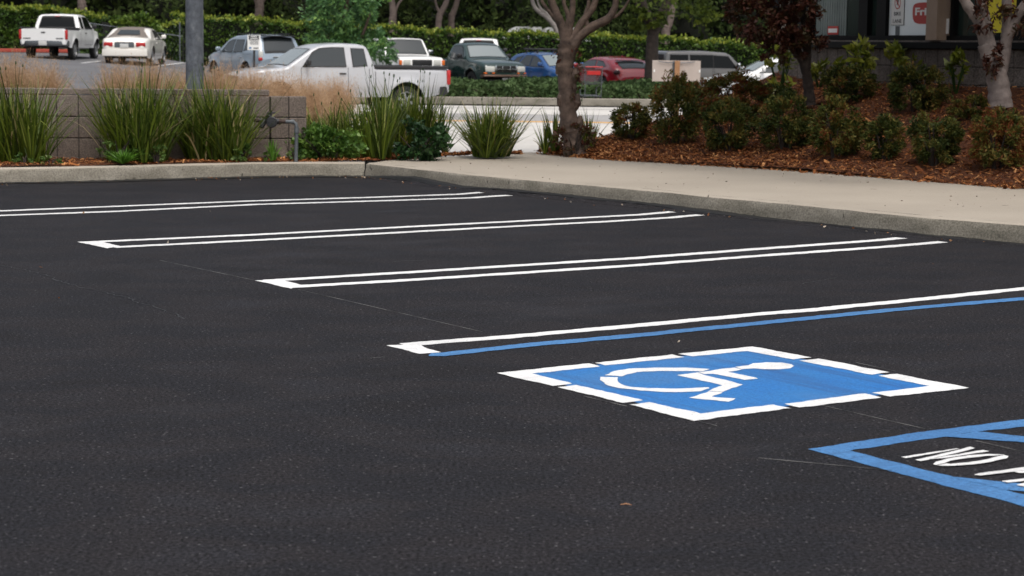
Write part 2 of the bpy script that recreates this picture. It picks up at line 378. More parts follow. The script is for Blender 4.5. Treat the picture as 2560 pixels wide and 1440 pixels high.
for a, b in (((205, 158), (250, 153)), ((385, 166), (462, 157))):
    ps = [atY(a[0], a[1], 60)]; 
    def hit(px, py):
        for y in np.arange(45, 84, .1):
            p = atY(px, py, float(y))
            if p.z <= T(p.x, p.y) + .016: return p
        return p
    p, q = hit(*a), hit(*b); t = (q - p); t.z = 0; t.normalize(); n_ = Vector((-t.y, t.x, 0)) * .09; z = Vector((0, 0, .01))
    mb = MB(); V = []
    for k in range(9):
        c = p.lerp(q, k / 8); V += [Vector(((c - n_).x, (c - n_).y, T(c.x, c.y) + .02)), Vector(((c + n_).x, (c + n_).y, T(c.x, c.y) + .02))]
    mb.add(V, [(2 * k, 2 * k + 1, 2 * k + 3, 2 * k + 2) for k in range(8)])
    tag(mb.build('parking_line', m_white), kind='structure')

# ---------------------------------------------------------------- painted markings on the near lot
def sheet_poly(pts, z, rag=.0065, step=.03):
    """ragged-edged painted patch; returns triangulated verts and faces"""
    P = [Vector((p.x, p.y, z)) for p in pts]; E_ = []
    for i, a in enumerate(P):
        b = P[(i + 1) % len(P)]; k = max(1, int((b - a).length / step)); t = (b - a).normalized(); n_ = Vector((-t.y, t.x, 0)); w = 0
        for j in range(k):
            w = .5 * w + random.uniform(-rag, rag) if j else 0
            E_.append(a.lerp(b, j / k) + n_ * w)
    bm = bmesh.new(); f = bm.faces.new([bm.verts.new(p) for p in E_]); f.normal_update()
    if f.normal.z < 0: f.normal_flip()
    bmesh.ops.triangulate(bm, faces=[f], ngon_method='EAR_CLIP'); bm.verts.index_update()
    V = [v.co.copy() for v in bm.verts]; Fc = [[v.index for v in f.verts] for f in bm.faces]; bm.free(); return V, Fc
def paint(name, polys, m, parent=None, z=.0018, dz=.0003, rag=.0055):
    b = MB()
    for i, pl in enumerate(polys): b.add(*sheet_poly([at(*p, z) for p in pl] if not isinstance(pl[0], Vector) else pl, z + i * dz, rag))
    return b.build(name, m, parent)
def stroke(px, w=.1):
    """world outline of a painted line whose centre runs through photograph pixels"""
    P = [at(*p) for p in px]; L, Rr = [], []
    for i, p in enumerate(P):
        t = (P[min(i + 1, len(P) - 1)] - P[max(i - 1, 0)]).normalized(); n_ = Vector((-t.y, t.x, 0)) * w / 2
        L.append(p + n_); Rr.append(p - n_)
    return L + Rr[::-1]
def c5(*u): return [(900 + a / 4, 780 + b / 4) for a, b in u]
def c6(*u): return [(1460 + a / 4, 820 + b / 4) for a, b in u]
def c7(*u): return [(1960 + a / 4.235, 820 + b / 4.235) for a, b in u]
def c8(*u): return [(1960 + a / 4.235, 1020 + b / 4.235) for a, b in u]
g_lines = 'double white stall lines on the fresh asphalt'
o = paint('stall_line', [stroke([(-500, 547), (0, 527.7), (640, 502.2), (920, 494), (1150, 485.8), (1195, 481.8), (1230, 479.2)]),
                         stroke([(-500, 560), (0, 539.2), (300, 528.5), (640, 511.5), (1000, 501), (1180, 495), (1225, 491.5), (1290, 487.5)])], m_white)
tag(o, 'farthest double white stall line, running off the left edge of the photo', 'parking line', g_lines)
o = paint('stall_line', [stroke([(215, 606), (640, 587), (1280, 554), (1530, 540.8), (1600, 537), (1640, 533.5), (1682, 529.5)]),
                         stroke([(285, 618.5), (640, 601), (1280, 566.5), (1530, 553.5), (1680, 544.3), (1710, 541), (1758, 537)]),
                         [(193, 604.5), (250, 603.2), (300, 615), (268, 621)]], m_white)
tag(o, 'double white stall line with a closed end, second from the left kerb', 'parking line', g_lines)
o = paint('stall_line', [stroke([(665, 702.3), (1000, 682.5), (1280, 665), (1600, 645), (1920, 621), (2195, 601), (2215, 599), (2255, 595.2)]),
                         stroke([(722, 718), (1000, 702), (1280, 684), (1600, 663), (1920, 638.5), (2200, 618.5), (2300, 610.3), (2358, 605)]),
                         [(637, 701), (705, 700.5), (758, 713), (728, 721.8)]], m_white)
tag(o, 'double white stall line with a closed end, next before the white and blue pair', 'parking line', g_lines)
o = paint('stall_line', [stroke([(1010, 862.5), (1050, 859.5), (1285, 841.5), (1540, 819), (1920, 783.7), (2060, 773), (2120, 766), (2220, 757), (2560, 722), (2790, 700)], .098),
                         c5((265, 332), (600, 322), (640, 350), (810, 402), (600, 418))], m_white)
tag(o, 'single white stall line just beyond the blue line, ending in a short white bar', 'parking line', g_lines)
o = paint('blue_line', [stroke([(1075, 887.5), (1100, 888), (1340, 861.5), (1540, 844.5), (1985, 800.5), (2220, 776.5), (2560, 747.5), (2800, 727)], .095)], m_blue, z=.0030)
tag(o, 'single blue stall line beside the white one, above the wheelchair square', 'parking line')

# wheelchair square
ctr = at(1830, 955); ctr.z = 0
sq = thing('accessible_parking_symbol', ctr, 'blue square with white wheelchair figure and broken white border painted on the asphalt', 'road marking')
def sub(o, par):  # keep world placement under the parent
    o.parent = par; o.matrix_parent_inverse = Matrix.Translation(-par.location); return o
sub(paint('blue_field', [[(1290, 933), (1741, 1042), (2373, 967.3), (1873, 872.3)]], m_bluefield, z=.0018), sq)
for pl in (c5((1370, 608), (2290, 513), (2400, 545), (1720, 615), (2120, 715), (1925, 738)), [(1394, 967.5), (1441, 962), (1607.5, 1000.5), (1557.5, 1007)],
           c6((455, 765), (650, 740), (1165, 855), (1890, 765), (2065, 800), (1100, 928)), c7((5, 803), (860, 692), (1030, 735), (160, 840)),
           c7((930, 685), (1540, 612), (1000, 505), (1200, 485), (1960, 632), (1125, 725)), c7((160, 345), (365, 323), (1120, 468), (930, 493)),
           c6((940, 258), (1680, 185), (2280, 293), (2095, 313), (1635, 230), (1090, 283)), c6((105, 348), (880, 263), (1005, 290), (215, 373))):
    sub(paint('border_dash', [pl], m_white, z=.0032), sq)
sub(paint('wheel', [c6((205, 472), (300, 430), (450, 405), (700, 396), (1000, 395), (1260, 410), (1185, 432), (1000, 430), (750, 428), (530, 440), (430, 462), (380, 483)),
     c6((165, 488), (340, 492), (335, 525), (370, 560), (470, 590), (650, 602), (900, 607), (1100, 600), (1250, 592), (1250, 605), (1170, 632), (1000, 640), (800, 640), (560, 625), (350, 600), (210, 560), (160, 520))], m_white, z=.0032), sq)
sub(paint('leg', [c6((930, 470), (1385, 573), (1245, 628), (1390, 637), (1590, 565), (1190, 466), (1140, 443)), c6((1245, 634), (1385, 641), (1280, 688), (1515, 705), (1445, 737), (1050, 697))], m_white, z=.0032), sq)
sub(paint('torso', [c6((1145, 440), (1500, 395), (1580, 413), (1435, 438), (1742, 505), (1605, 518), (1290, 457), (1200, 460))], m_white, z=.0032), sq)
sub(paint('head', [c6((1510, 388), (1645, 372), (1690, 352), (1830, 342), (1980, 345), (2075, 362), (2100, 380), (2060, 402), (1950, 412), (1800, 411), (1700, 403), (1580, 411))], m_white, z=.0032), sq)

# blue loading zone and its lettering
ctr = at(2500, 1160); ctr.z = 0
lz = thing('loading_zone', ctr, 'blue bordered hatched zone with white NO PARKING lettering at the right edge of the lot', 'road marking')
sub(paint('blue_border', [c8((250, 435), (1540, 240), (2541, 118), (3400, 12), (3400, 88), (2541, 195), (2020, 250), (1720, 300), (700, 450)),
     c8((250, 435), (700, 450), (1800, 730), (2541, 915), (3400, 1130), (3400, 1275), (2541, 1045), (1400, 740))], m_blue), lz)
sub(paint('blue_hatch', [c8((1700, 302), (2040, 247), (2541, 298), (3400, 375), (3400, 440), (2541, 362))], m_blue, z=.0030), lz)
sub(paint('blue_hatch', [c8((1780, 725), (2541, 800), (3400, 880), (3400, 960), (2541, 880), (2320, 862))], m_blue, z=.0030), lz)
sub(paint('lettering', [c8((1240, 517), (1820, 428), (1858, 430), (1295, 530)), c8((1385, 548), (1930, 420), (1970, 410), (2022, 425), (1450, 562)), c8((1548, 543), (1650, 520), (2110, 445), (2172, 458), (1700, 530)),
     c8((1578, 598), (1610, 570), (1720, 540), (1950, 503), (2150, 489), (2338, 494), (2240, 506), (2150, 508), (1950, 530), (1760, 560), (1700, 585), (1610, 605)),
     c8((1620, 609), (1720, 590), (1760, 595), (1950, 578), (2150, 545), (2240, 520), (2330, 501), (2378, 513), (2360, 535), (2200, 570), (2000, 600), (1800, 614), (1680, 615)),
     c8((2010, 710), (2060, 695), (2541, 630), (3100, 560), (3100, 590), (2541, 665), (2080, 718)), c8((2440, 680), (2541, 668), (2700, 650), (2700, 672), (2541, 692), (2490, 692)),
     c8((2300, 780), (2541, 752), (3000, 700), (3000, 730), (2541, 778), (2370, 795)), c8((2460, 820), (2541, 800), (3000, 740), (3000, 770), (2541, 835), (2510, 832))], m_white, z=.0042, rag=.003), lz)

# chalk snap lines and cracks
m_chalk = ground_mat('chalk', [(.40, (.025, .025, .026)), (.62, (.17, .165, .16))], 6, (.6, 1.3), 80, .3)
ch = []
for pl in ([(400, 651), (637, 701)], [(745, 724), (1075, 800), (1205, 830)], [(2055, 1014), (2322, 1075)], [(2440, 1103), (2560, 1131), (2700, 1163)], [(1895, 1146), (2130, 1168), (2230, 1178)], [(1460, 992), (1567, 1017)], [(1750, 1056), (1792, 1066)], [(920, 897.5), (962, 894)], [(2140, 908), (2240, 930)]):
    ch.append(stroke(pl, .007))
o = paint('chalk_line', ch, m_chalk, z=.0012, rag=.0008); tag(o, kind='structure')
cr = []
def crack(px, w=.012):
    P = [at(*p) for p in px]; D = []
    for a, b in zip(P, P[1:]):
        k = max(2, int((b - a).length / .04)); D += [a.lerp(b, i / k) for i in range(k)]
    off = 0; L, Rr = [], []
    for i, p in enumerate(D):
        off = .85 * off + random.uniform(-.02, .02); t = (D[min(i + 1, len(D) - 1)] - D[max(i - 1, 0)]).normalized(); n_ = Vector((-t.y, t.x, 0)); ww = w * random.uniform(.15, 1)
        L.append(p + n_ * (off + ww / 2)); Rr.append(p + n_ * (off - ww / 2))
    b = MB(); V = []
    for a, c in zip(L, Rr): V += [Vector((a.x, a.y, .0012)), Vector((c.x, c.y, .0012))]
    return V, [(2 * i, 2 * i + 1, 2 * i + 3, 2 * i + 2) for i in range(len(D) - 1)]
cb = MB()
for pl in ([(-60, 650), (0, 663), (100, 686), (190, 715), (300, 740), (370, 770), (470, 800)], [(990, 655), (1080, 650)], [(2100, 695), (2000, 712)]): cb.add(*crack(pl))
tag(cb.build('asphalt_crack', m_tar), kind='structure')

# ---------------------------------------------------------------- block wall on the left
m_block = ground_mat('split face block', [(.25, (.12, .096, .080)), (.5, (.165, .134, .113)), (.75, (.215, .178, .152))], 2.2, (.55, 1.45), 75, 1, .95, dist=.012, speck=(.22, .19, .17), speck_scale=40, speck_lo=.72)
m_mortar = mat('mortar joint', (.035, .03, .027), .95)
def pxwall(px): Y = 20.2 + (px / 675) * .55 if px <= 675 else 20.75 + (px - 675) / 90 * .1; return Vector(((px - 1285.5) / 4900 * Y, Y, 0))
wl = thing('block_wall', pxwall(300), 'low stepped wall of split face concrete blocks behind the strap-leaf clumps', 'wall')
def blocks(x0, x1, zb, heights, bw, par, a, b, first=0):
    """courses of blocks from a to b (world xy), bottom zb, built with real joints"""
    d = (b - a); L = d.length; d.normalize(); n_ = Vector((d.y, -d.x, 0)); ang = math.atan2(d.y, d.x); Mr = Matrix.Rotation(ang, 3, 'Z'); mb = MB(); z = zb
    for h in heights:
        s = 0; k = 0
        while s < L - .02:
            w = min(bw, L - s); c = a + d * (s + w / 2) + Vector((0, 0, z + h / 2)) + n_ * random.uniform(-.003, .003)
            mb.rbox(c, (w - .008, .2, h - .008), .006, Mr, 1); s += bw
        z += h
    mort = MB(); mort.box(a + d * L / 2 + Vector((0, 0, zb + (z - zb) / 2)), (L - .02, .18, z - zb - .01), Mr)
    return mb, mort, z
a, b = pxwall(-520), pxwall(675)
n_blk = round((b - a).length / .2185); bw = (b - a).length / n_blk
mb, mo, zt = blocks(0, 0, -.02, [.1715, .222, .222, .2225], bw, wl, a, b)
sub(mb.build('block', m_block), wl)['label'] = 'split face blocks in stacked courses'; sub(mo.build('mortar', m_mortar), wl)
mb, mo, zt2 = blocks(0, 0, zt, [.068], bw * 2, wl, a + Vector((bw * .02, 0, 0)), b, 0); sub(mb.build('cap', m_block), wl)
a2, b2 = pxwall(675.5), pxwall(765)
mb, mo, zz = blocks(0, 0, -.02, [.1715, .222, .222, .2225], (b2 - a2).length / 2, wl, a2, b2); sub(mb.build('low_end', m_block), wl); sub(mo.build('mortar', m_mortar), wl)

# ---------------------------------------------------------------- foliage materials
m_strap = leafmat('strap leaf', [(.024, .038, .007), (.055, .088, .012), (.095, .145, .016), (.18, .23, .028), (.44, .36, .18)], .4, .25)
m_bright_leaf = leafmat('bright leaf', [(.06, .14, .015), (.10, .24, .025), (.16, .34, .04)], .4, .3)
m_weed = leafmat('weed leaf', [(.03, .07, .015), (.07, .14, .025), (.13, .21, .05), (.20, .26, .08)], .5, .3)
m_leafy = leafmat('leafy shrub leaf', [(.025, .06, .012), (.06, .13, .02), (.11, .21, .035), (.22, .32, .06)], .45, .3)
m_darkbush = leafmat('dark glossy leaf', [(.010, .030, .010), (.02, .055, .015), (.035, .085, .022)], .35, .15)
m_nandina = leafmat('nandina leaf', [(.010, .020, .005), (.020, .035, .007), (.040, .054, .010), (.075, .086, .017), (.17, .14, .03), (.17, .045, .016)], .6, .2, .2)
m_nandred = leafmat('red nandina leaf', [(.035, .03, .012), (.07, .035, .014), (.10, .025, .012), (.16, .045, .02)], .6, .2, .2)
m_aucuba = leafmat('aucuba leaf', [(.07, .10, .012), (.16, .19, .022), (.32, .32, .045)], .35, .3)
m_redleaf = leafmat('dark red leaf', [(.028, .012, .010), (.05, .018, .012), (.085, .025, .014), (.05, .045, .015), (.15, .10, .08)], .55, .2, .25)
m_pink = leafmat('pink plume grass', [(.36, .23, .14), (.50, .34, .21), (.60, .43, .28), (.42, .27, .14)], .8, .35, .1)
m_pinkbase = leafmat('plume grass base', [(.10, .09, .03), (.22, .16, .06), (.36, .25, .12)], .8, .3, .1)
m_hedge = leafmat('hedge leaf', [(.018, .045, .008), (.04, .085, .012), (.085, .15, .02), (.17, .24, .03)], .45, .2)
m_hedgetop = leafmat('new hedge leaf', [(.14, .20, .025), (.25, .31, .04), (.36, .38, .06)], .45, .3)
m_ivy = leafmat('ivy leaf', [(.03, .06, .022), (.055, .095, .035), (.085, .135, .05), (.12, .17, .08)], .7, .15, .12)
m_treeB = leafmat('olive tree leaf', [(.03, .045, .010), (.06, .09, .015), (.11, .15, .022), (.22, .26, .035)], .6, .3, .2)
m_treeA = leafmat('green tree leaf', [(.035, .09, .035), (.07, .16, .06), (.12, .25, .08), (.24, .38, .08)], .45, .25)
m_wood1 = leafmat('woodland leaf', [(.008, .014, .006), (.016, .028, .010), (.045, .066, .020), (.085, .115, .036)], .9, .15, .03)
m_wood2 = leafmat('woodland leaf light', [(.025, .04, .016), (.055, .08, .028), (.10, .135, .045)], .9, .2, .04)
m_shade = mat('painted deep shade', (.010, .013, .006), .95, noise=(.004, .005, .003), scale=6)  # near-black colour painted for the shade inside hedges and woods
m_bark = mat('bark', (.15, .103, .078), .85, noise=(.024, .015, .011), bump=1, scale=11)
m_barkgrey = mat('grey pink bark', (.27, .225, .205), .85, noise=(.10, .08, .072), bump=.8, scale=8)
m_barkpale = mat('pale bark', (.38, .34, .31), .8, noise=(.15, .13, .12), bump=.6, scale=9)
m_barkdark = mat('dark bark', (.055, .04, .033), .9, noise=(.02, .015, .012), bump=.9, scale=10)
m_barkfar = mat('far bark', (.26, .20, .17), .9, noise=(.12, .09, .08), bump=.5, scale=5)
m_chip = leafmat('bark chip', [(.08, .024, .009), (.19, .062, .019), (.32, .12, .036), (.52, .26, .105)], .85, 0, .2)

# ---------------------------------------------------------------- strap leaf clumps
def blades(n, h, spread, width, lean=.55, segs=6, base=.08, upright=1.0):
    Q = []; v = []; FANS = [(random.gauss(0, .8), random.gauss(0, .7), random.uniform(.72, 1.12)) for _ in range(max(3, n // 28))]
    for i in range(n):
        az = random.uniform(0, 2 * math.pi); rr = random.random() ** .5; L = h * random.uniform(.55, 1.12)
        dirx, diry = math.cos(az), math.sin(az); out = spread * rr * random.uniform(.3, 1.25)
        fo = FANS[i % len(FANS)]; L *= fo[2]; b0 = np.array([fo[0] * base + dirx * base * .3 * rr, fo[1] * base + diry * base * .3 * rr, 0]); side = np.array([-diry, dirx, 0]); tw = random.uniform(-1, 1)
        side = side * math.cos(tw) + np.array([dirx, diry, 0]) * math.sin(tw); w = width * random.uniform(.7, 1.3); droop = random.uniform(0, .35) * (1 if random.random() < .3 else .25); kink = random.random() < .12
        val = random.random() * .78 if random.random() > .05 else 1.0
        pts = []
        for k in range(segs + 1):
            t = k / segs; o = out * t ** 1.3; z = L * (t - droop * t * t * t) 
            if kink and t > .6: z -= (t - .6) * L * .9; o += (t - .6) * .12
            pts.append(b0 + np.array([dirx * o, diry * o, max(.01, z)]))
        for k in range(segs):
            w0 = w * (1 - (k / segs) ** 2.2) ; w1 = w * (1 - ((k + 1) / segs) ** 2.2)
            Q.append([pts[k] - side * w0 / 2, pts[k] + side * w0 / 2, pts[k + 1] + side * w1 / 2, pts[k + 1] - side * w1 / 2]); v.append(min(1, val + .06 * k / segs))
    return np.array(Q), np.array(v)
def strap_clump(px, py, Y, h, spread, n, label, width=.014, z=.155, base=.10, stalks=4, group='strap-leaf clumps along the kerb', mt=None, cat='strap plant'):
    x = (px - 1285) / 4900 * Y; t = thing('strap_leaf_plant', (x, Y, z), label, cat, group)
    Q, v = blades(int(n * 1.7), h, spread * 1.22, width * 1.3, base=base * .95); qmesh('foliage', Q, mt or m_strap, v, t)
    if stalks:
        b = MB(); s = MB()
        for i in range(stalks):
            az = random.uniform(0, 6.28); r = random.uniform(.1, spread * .6); tip = Vector((math.cos(az) * r, math.sin(az) * r, h * random.uniform(.95, 1.15)))
            b.tube([(0, 0, 0), tip * .5 + Vector((0, 0, .05)), tip], [.003, .0025, .002], 4); b.tube([tip, tip + Vector((.002, 0, .03))], [.008, .005], 5)
        b.build('flower_stalk', m_weed, t)
    return t
strap_clump(40, 0, 19.55, .86, .40, 330, 'strap-leaf clump in front of the block wall, cut by the left edge', base=.14)
strap_clump(345, 0, 19.95, .90, .50, 520, 'largest strap-leaf clump, above the small bright green rosette', base=.18)
strap_clump(553, 0, 20.3, .92, .46, 430, 'strap-leaf clump beside the water valve, under the galvanised pole', base=.15)
strap_clump(815, 0, 21.4, .58, .38, 260, 'low strap-leaf clump behind the leafy green shrub', base=.18)
strap_clump(955, 0, 21.0, .86, .32, 150, 'tall thin strap-leaf clump with dry stalks between the two shrubs', base=.13, stalks=9)
strap_clump(750, 0, 21.9, .42, .26, 90, 'low strap-leaf tuft just past the end of the block wall', base=.1, stalks=1)
strap_clump(893, 0, 21.5, .62, .34, 170, 'strap-leaf clump between the leafy light shrub and the tall thin clump', base=.14, stalks=3)
strap_clump(1000, 0, 21.9, .80, .36, 230, 'strap-leaf clump behind the gap left of the round dark shrub', base=.14, stalks=3)
strap_clump(1062, 0, 21.9, .84, .34, 220, 'strap-leaf clump rising behind the round dark shrub', base=.12, stalks=6)
strap_clump(1228, 0, 21.4, .63, .44, 430, 'strap-leaf clump standing alone between the round dark shrub and the knotty tree', base=.12)
strap_clump(1385, 0, 22.3, .52, .18, 60, 'thin strap-leaf tuft left of the knotty tree trunk', base=.06, stalks=0)
strap_clump(1478, 0, 22.4, .58, .22, 46, 'thin strap-leaf tuft right of the knotty tree trunk', base=.05, stalks=1)
strap_clump(684, 0, 20.3, .24, .10, 26, 'small grassy tuft under the water valve', base=.03, stalks=0, width=.012, mt=m_bright_leaf)
strap_clump(315, 0, 19.5, .17, .26, 60, 'small bright green rosette at the kerb', base=.03, stalks=0, width=.016, group='small plants at the kerb', mt=m_bright_leaf, cat='rosette plant')

def bush(name, cx, Y, zc, rad, n, nc, size, m, label, cat, group=None, aspect=.45, spread=.26, shell=.55, stems=8, baseh=None, flat=0, droop=0, vmix=None, px=True, mstem=None, shift=0):
    x = (cx - 1285) / 4900 * Y if px else cx
    zb = (zc - rad[2]) if baseh is None else baseh
    t = thing(name, (x, Y, zb), label, cat, group)
    P, D, v = clumpy((0, 0, zc - zb), rad, n, nc, spread, shell, flat)
    P[:, 2] = np.maximum(P[:, 2], .01)
    v = (v + shift).clip(0, 1)
    qmesh('foliage', leaves(P, size, aspect, D, droop), m, v, t)
    if stems:
        b = MB()
        for i in range(stems):
            a = random.uniform(0, 6.28); r = random.uniform(.2, .8)
            q = Vector((math.cos(a) * rad[0] * r, math.sin(a) * rad[1] * r, (zc - zb) + rad[2] * random.uniform(-.1, .7)))
            b.tube([(math.cos(a) * rad[0] * .12, math.sin(a) * rad[1] * .12, -.03), q * .5 + Vector((0, 0, .02)), q], [.012, .008, .004], 5)
        b.build('stem', mstem or m_barkdark, t)
    return t
# shrubs and weeds along the kerb
bush('leafy_shrub', 825, 20.75, .32, (.42, .25, .21), 3400, 52, .048, m_leafy, 'leafy light green shrub spreading over the mulch right of the grey pipe', 'shrub', aspect=.6)
bush('round_shrub', 1052, 20.9, .36, (.30, .26, .23), 1900, 40, .05, m_darkbush, 'round dark glossy green shrub in the narrow bed', 'shrub', aspect=.55, shell=.7)
bush('weed', 128, 19.25, .20, (.11, .08, .06), 130, 9, .035, m_weed, 'small feathery weed at the kerb left of the bare stretch of wall', 'weed', 'small plants at the kerb', stems=3)
bush('weed', 62, 19.3, .21, (.10, .08, .07), 120, 8, .035, m_weed, 'small light weed under the leftmost strap-leaf clump', 'weed', 'small plants at the kerb', stems=3)
bush('weed', 300, 19.65, .30, (.24, .12, .13), 260, 16, .045, m_weed, 'leafy weed rising behind the small bright rosette', 'weed', 'small plants at the kerb', stems=6, aspect=.4)
bush('weed', 395, 19.75, .25, (.12, .10, .10), 120, 10, .04, m_weed, 'sparse weed right of the small bright rosette', 'weed', 'small plants at the kerb', stems=5, aspect=.4)
bush('weed', 600, 20.2, .25, (.14, .09, .10), 240, 14, .04, m_weed, 'bushy weed below the valve end of the tall clump', 'weed', 'small plants at the kerb', stems=4, aspect=.6)
bush('weed', 675, 20.35, .20, (.11, .08, .06), 170, 10, .035, m_weed, 'low weed under the small grassy tuft', 'weed', 'small plants at the kerb', stems=3, aspect=.6)
bush('weed', 738, 20.45, .24, (.09, .08, .09), 130, 9, .04, m_weed, 'low weed at the foot of the grey pipe', 'weed', 'small plants at the kerb', stems=3, aspect=.6)
bush('sucker_shrub', 1436, 21.9, .34, (.23, .2, .19), 900, 30, .04, m_redleaf, 'dark red leafy suckers around the foot of the knotty tree', 'shrub')
b = MB()
for px, h in ((445, .98), (520, 1.07), (612, 1.02), (585, 1.0), (348, .92), (1005, 1.0)):
    x = (px - 1280) / 4900 * 19.9; b.tube([(x, 19.9, .15), (x + .02, 19.9, .6), (x + random.uniform(-.05, .05), 19.9, .155 + h * .85)], [.004, .003, .002], 4)
o = b.build('vine_stem', m_weed); C.objects.unlink(o); bpy.data.objects.remove(o)

# ---------------------------------------------------------------- water valve and pipe
m_pipe = mat('grey painted pipe', (.12, .135, .145), .5, noise=(.06, .068, .075), scale=18)
m_iron = mat('dark valve iron', (.03, .032, .035), .5, noise=(.012, .012, .012), bump=.4, scale=30)
m_rust = mat('rusty coupling', (.06, .035, .025), .8, noise=(.03, .02, .016), scale=40)
yv = 20.35; X_ = lambda px: (px - 1285) / 4900 * yv; Z_ = lambda py: H - (py - 114) / 4900 * yv
v = thing('water_valve', (X_(740), yv, .15), 'grey water pipe and dark valve in front of the block wall', 'valve')
pc = [(X_(741), yv, .12), (X_(743), yv, Z_(330)), (X_(743.5), yv, Z_(318)), (X_(741), yv, Z_(308)), (X_(735), yv, Z_(303.5)), (X_(714), yv, Z_(303))]
sub(MB().tube(pc, .020, 12).tube([pc[1], (X_(743), yv, Z_(318))], .026, 12).tube([(X_(737), yv, Z_(303.6)), (X_(730), yv, Z_(303.5))], .026, 12).build('pipe', m_pipe, smooth=True), v)
sub(MB().tube([(X_(716), yv, Z_(303)), (X_(694), yv, Z_(302.5))], .021, 10).tube([(X_(700), yv, Z_(303)), (X_(704), yv, Z_(303))], .033, 6).build('coupling', m_rust), v); sub(MB().tube([(X_(636), yv, Z_(300)), (X_(662), yv, Z_(301))], .019, 10).build('coupling', m_rust), v)
sub(MB().tube([(X_(652), yv, Z_(301)), (X_(700), yv, Z_(303))], [.024, .03], 12).lathe([(0, -.09), (.05, -.088), (.052, -.07), (.058, -.066), (.058, -.05), (.035, -.045), (.03, 0)], (X_(683), yv, Z_(304)), 'y', 16)
    .tube([(X_(668), yv, Z_(300)), (X_(676), yv - .03, Z_(286))], [.026, .03], 10).tube([(X_(662), yv, Z_(303)), (X_(656), yv - .03, Z_(318))], [.03, .024], 10).build('valve_body', m_iron, smooth=True), v)
sub(MB().tube([(X_(680), yv - .02, Z_(286)), (X_(681), yv - .02, Z_(277))], [.012, .012], 8).rbox((X_(681), yv - .02, Z_(281)), (.09, .016, .016), .006).build('handle', m_iron), v)
# utility meter box by the tree
mx = at(1370, 377, .16); t = thing('meter_box', mx, 'small grey concrete meter box with a metal lid beside the knotty tree', 'utility box')
MB().rbox((0, .05, .02), (.22, .16, .06), .008).build('box', m_kerb, t); MB().rbox((.01, .05, .062), (.20, .13, .018), .005).rbox((-.02, .03, .08), (.05, .05, .025), .006).rbox((.05, .06, .078), (.04, .03, .02), .005).build('lid', m_pipe, t)

# ---------------------------------------------------------------- galvanised pole
m_galv = ground_mat('galvanised steel', [(.3, (.08, .09, .105)), (.55, (.11, .122, .14)), (.75, (.17, .185, .20))], 16, (.75, 1.25), 26, .15, .5, (1, 1, .6))
px_ = (490.5 - 1286.5) / 4900 * 21.6
t = thing('lamp_post', (px_, 21.6, .2), 'thick galvanised steel lamp post rising behind the block wall', 'lamp post')
MB().tube([(0, 0, -.1), (.012, 0, 3), (.03, 0, 7.5)], [.1005, .095, .08], 16).build('pole', m_galv, t, smooth=True)
MB().rbox((0, 0, -.05), (.34, .34, .03), .01).build('base_plate', m_galv, t)
MB().tube([(.03, 0, 7.4), (.03, -.5, 7.6), (.03, -1.2, 7.65)], [.04, .035, .03], 8).rbox((.03, -1.6, 7.63), (.3, .7, .12), .03).build('lamp_head', m_galv, t)

# ---------------------------------------------------------------- right bed: chips
def chips(n, pts_fn, size=.035):
    P = pts_fn(n); N = len(P); az = rng.random(N) * 6.28; tilt = rng.normal(size=N) * .35
    d = np.stack([np.cos(az) * np.cos(tilt), np.sin(az) * np.cos(tilt), np.sin(tilt)], 1); s = unit(np.cross(d, np.array([0, 0, 1.0]) + rng.normal(size=(N, 3)) * .35))
    L = (size * rng.lognormal(0, .5, N)).clip(.008, .13)[:, None]; w = L * (.12 + .3 * rng.random((N, 1)))
    Q = np.stack([P - d * L / 2 - s * w / 2, P + d * L / 2 - s * w / 2, P + d * L / 2 + s * w / 2, P - d * L / 2 + s * w / 2], 1)
    return Q, rng.random(N) ** 1.3
def pick_poly(F_, B_, zf, bias=1.0):
    def s(n):
        out = []
        def samp(pl, t):
            k = t * (len(pl) - 1); i = min(int(k), len(pl) - 2); return pl[i].lerp(pl[i + 1], k - i)
        for _ in range(n):
            u, w = random.random(), random.random() ** bias
            p = samp(F_, u).lerp(samp(B_, u), w); out.append((p.x, p.y, zf(p.x, p.y) + .006 + random.random() * .014))
        return np.array(out)
    return s
Q, v = chips(60000, pick_poly(FB[:6], BB[:8], bedz, 1.2), .022); o = qmesh('bark_chips', Q, m_chip, v); tag(o, kind='stuff')
def edge_pts(n):
    out = []
    for _ in range(n):
        i = random.choice([0, 1, 2, 3, 3, 3]); p = FB[i].lerp(FB[i + 1], random.random()); q = abs(random.gauss(0, .05)); out.append((p.x - fn.x * q, p.y - fn.y * q, .157 + random.random() * .006))
    return np.array(out)
Q2, v2 = chips(900, edge_pts, .03); tag(qmesh('bark_chips', Q2, m_chip, v2), kind='stuff')
Q, v = chips(14000, pick_poly(FL[1:], BL, leftz), .026); tag(qmesh('bark_chips', Q, m_chip, v), kind='stuff')

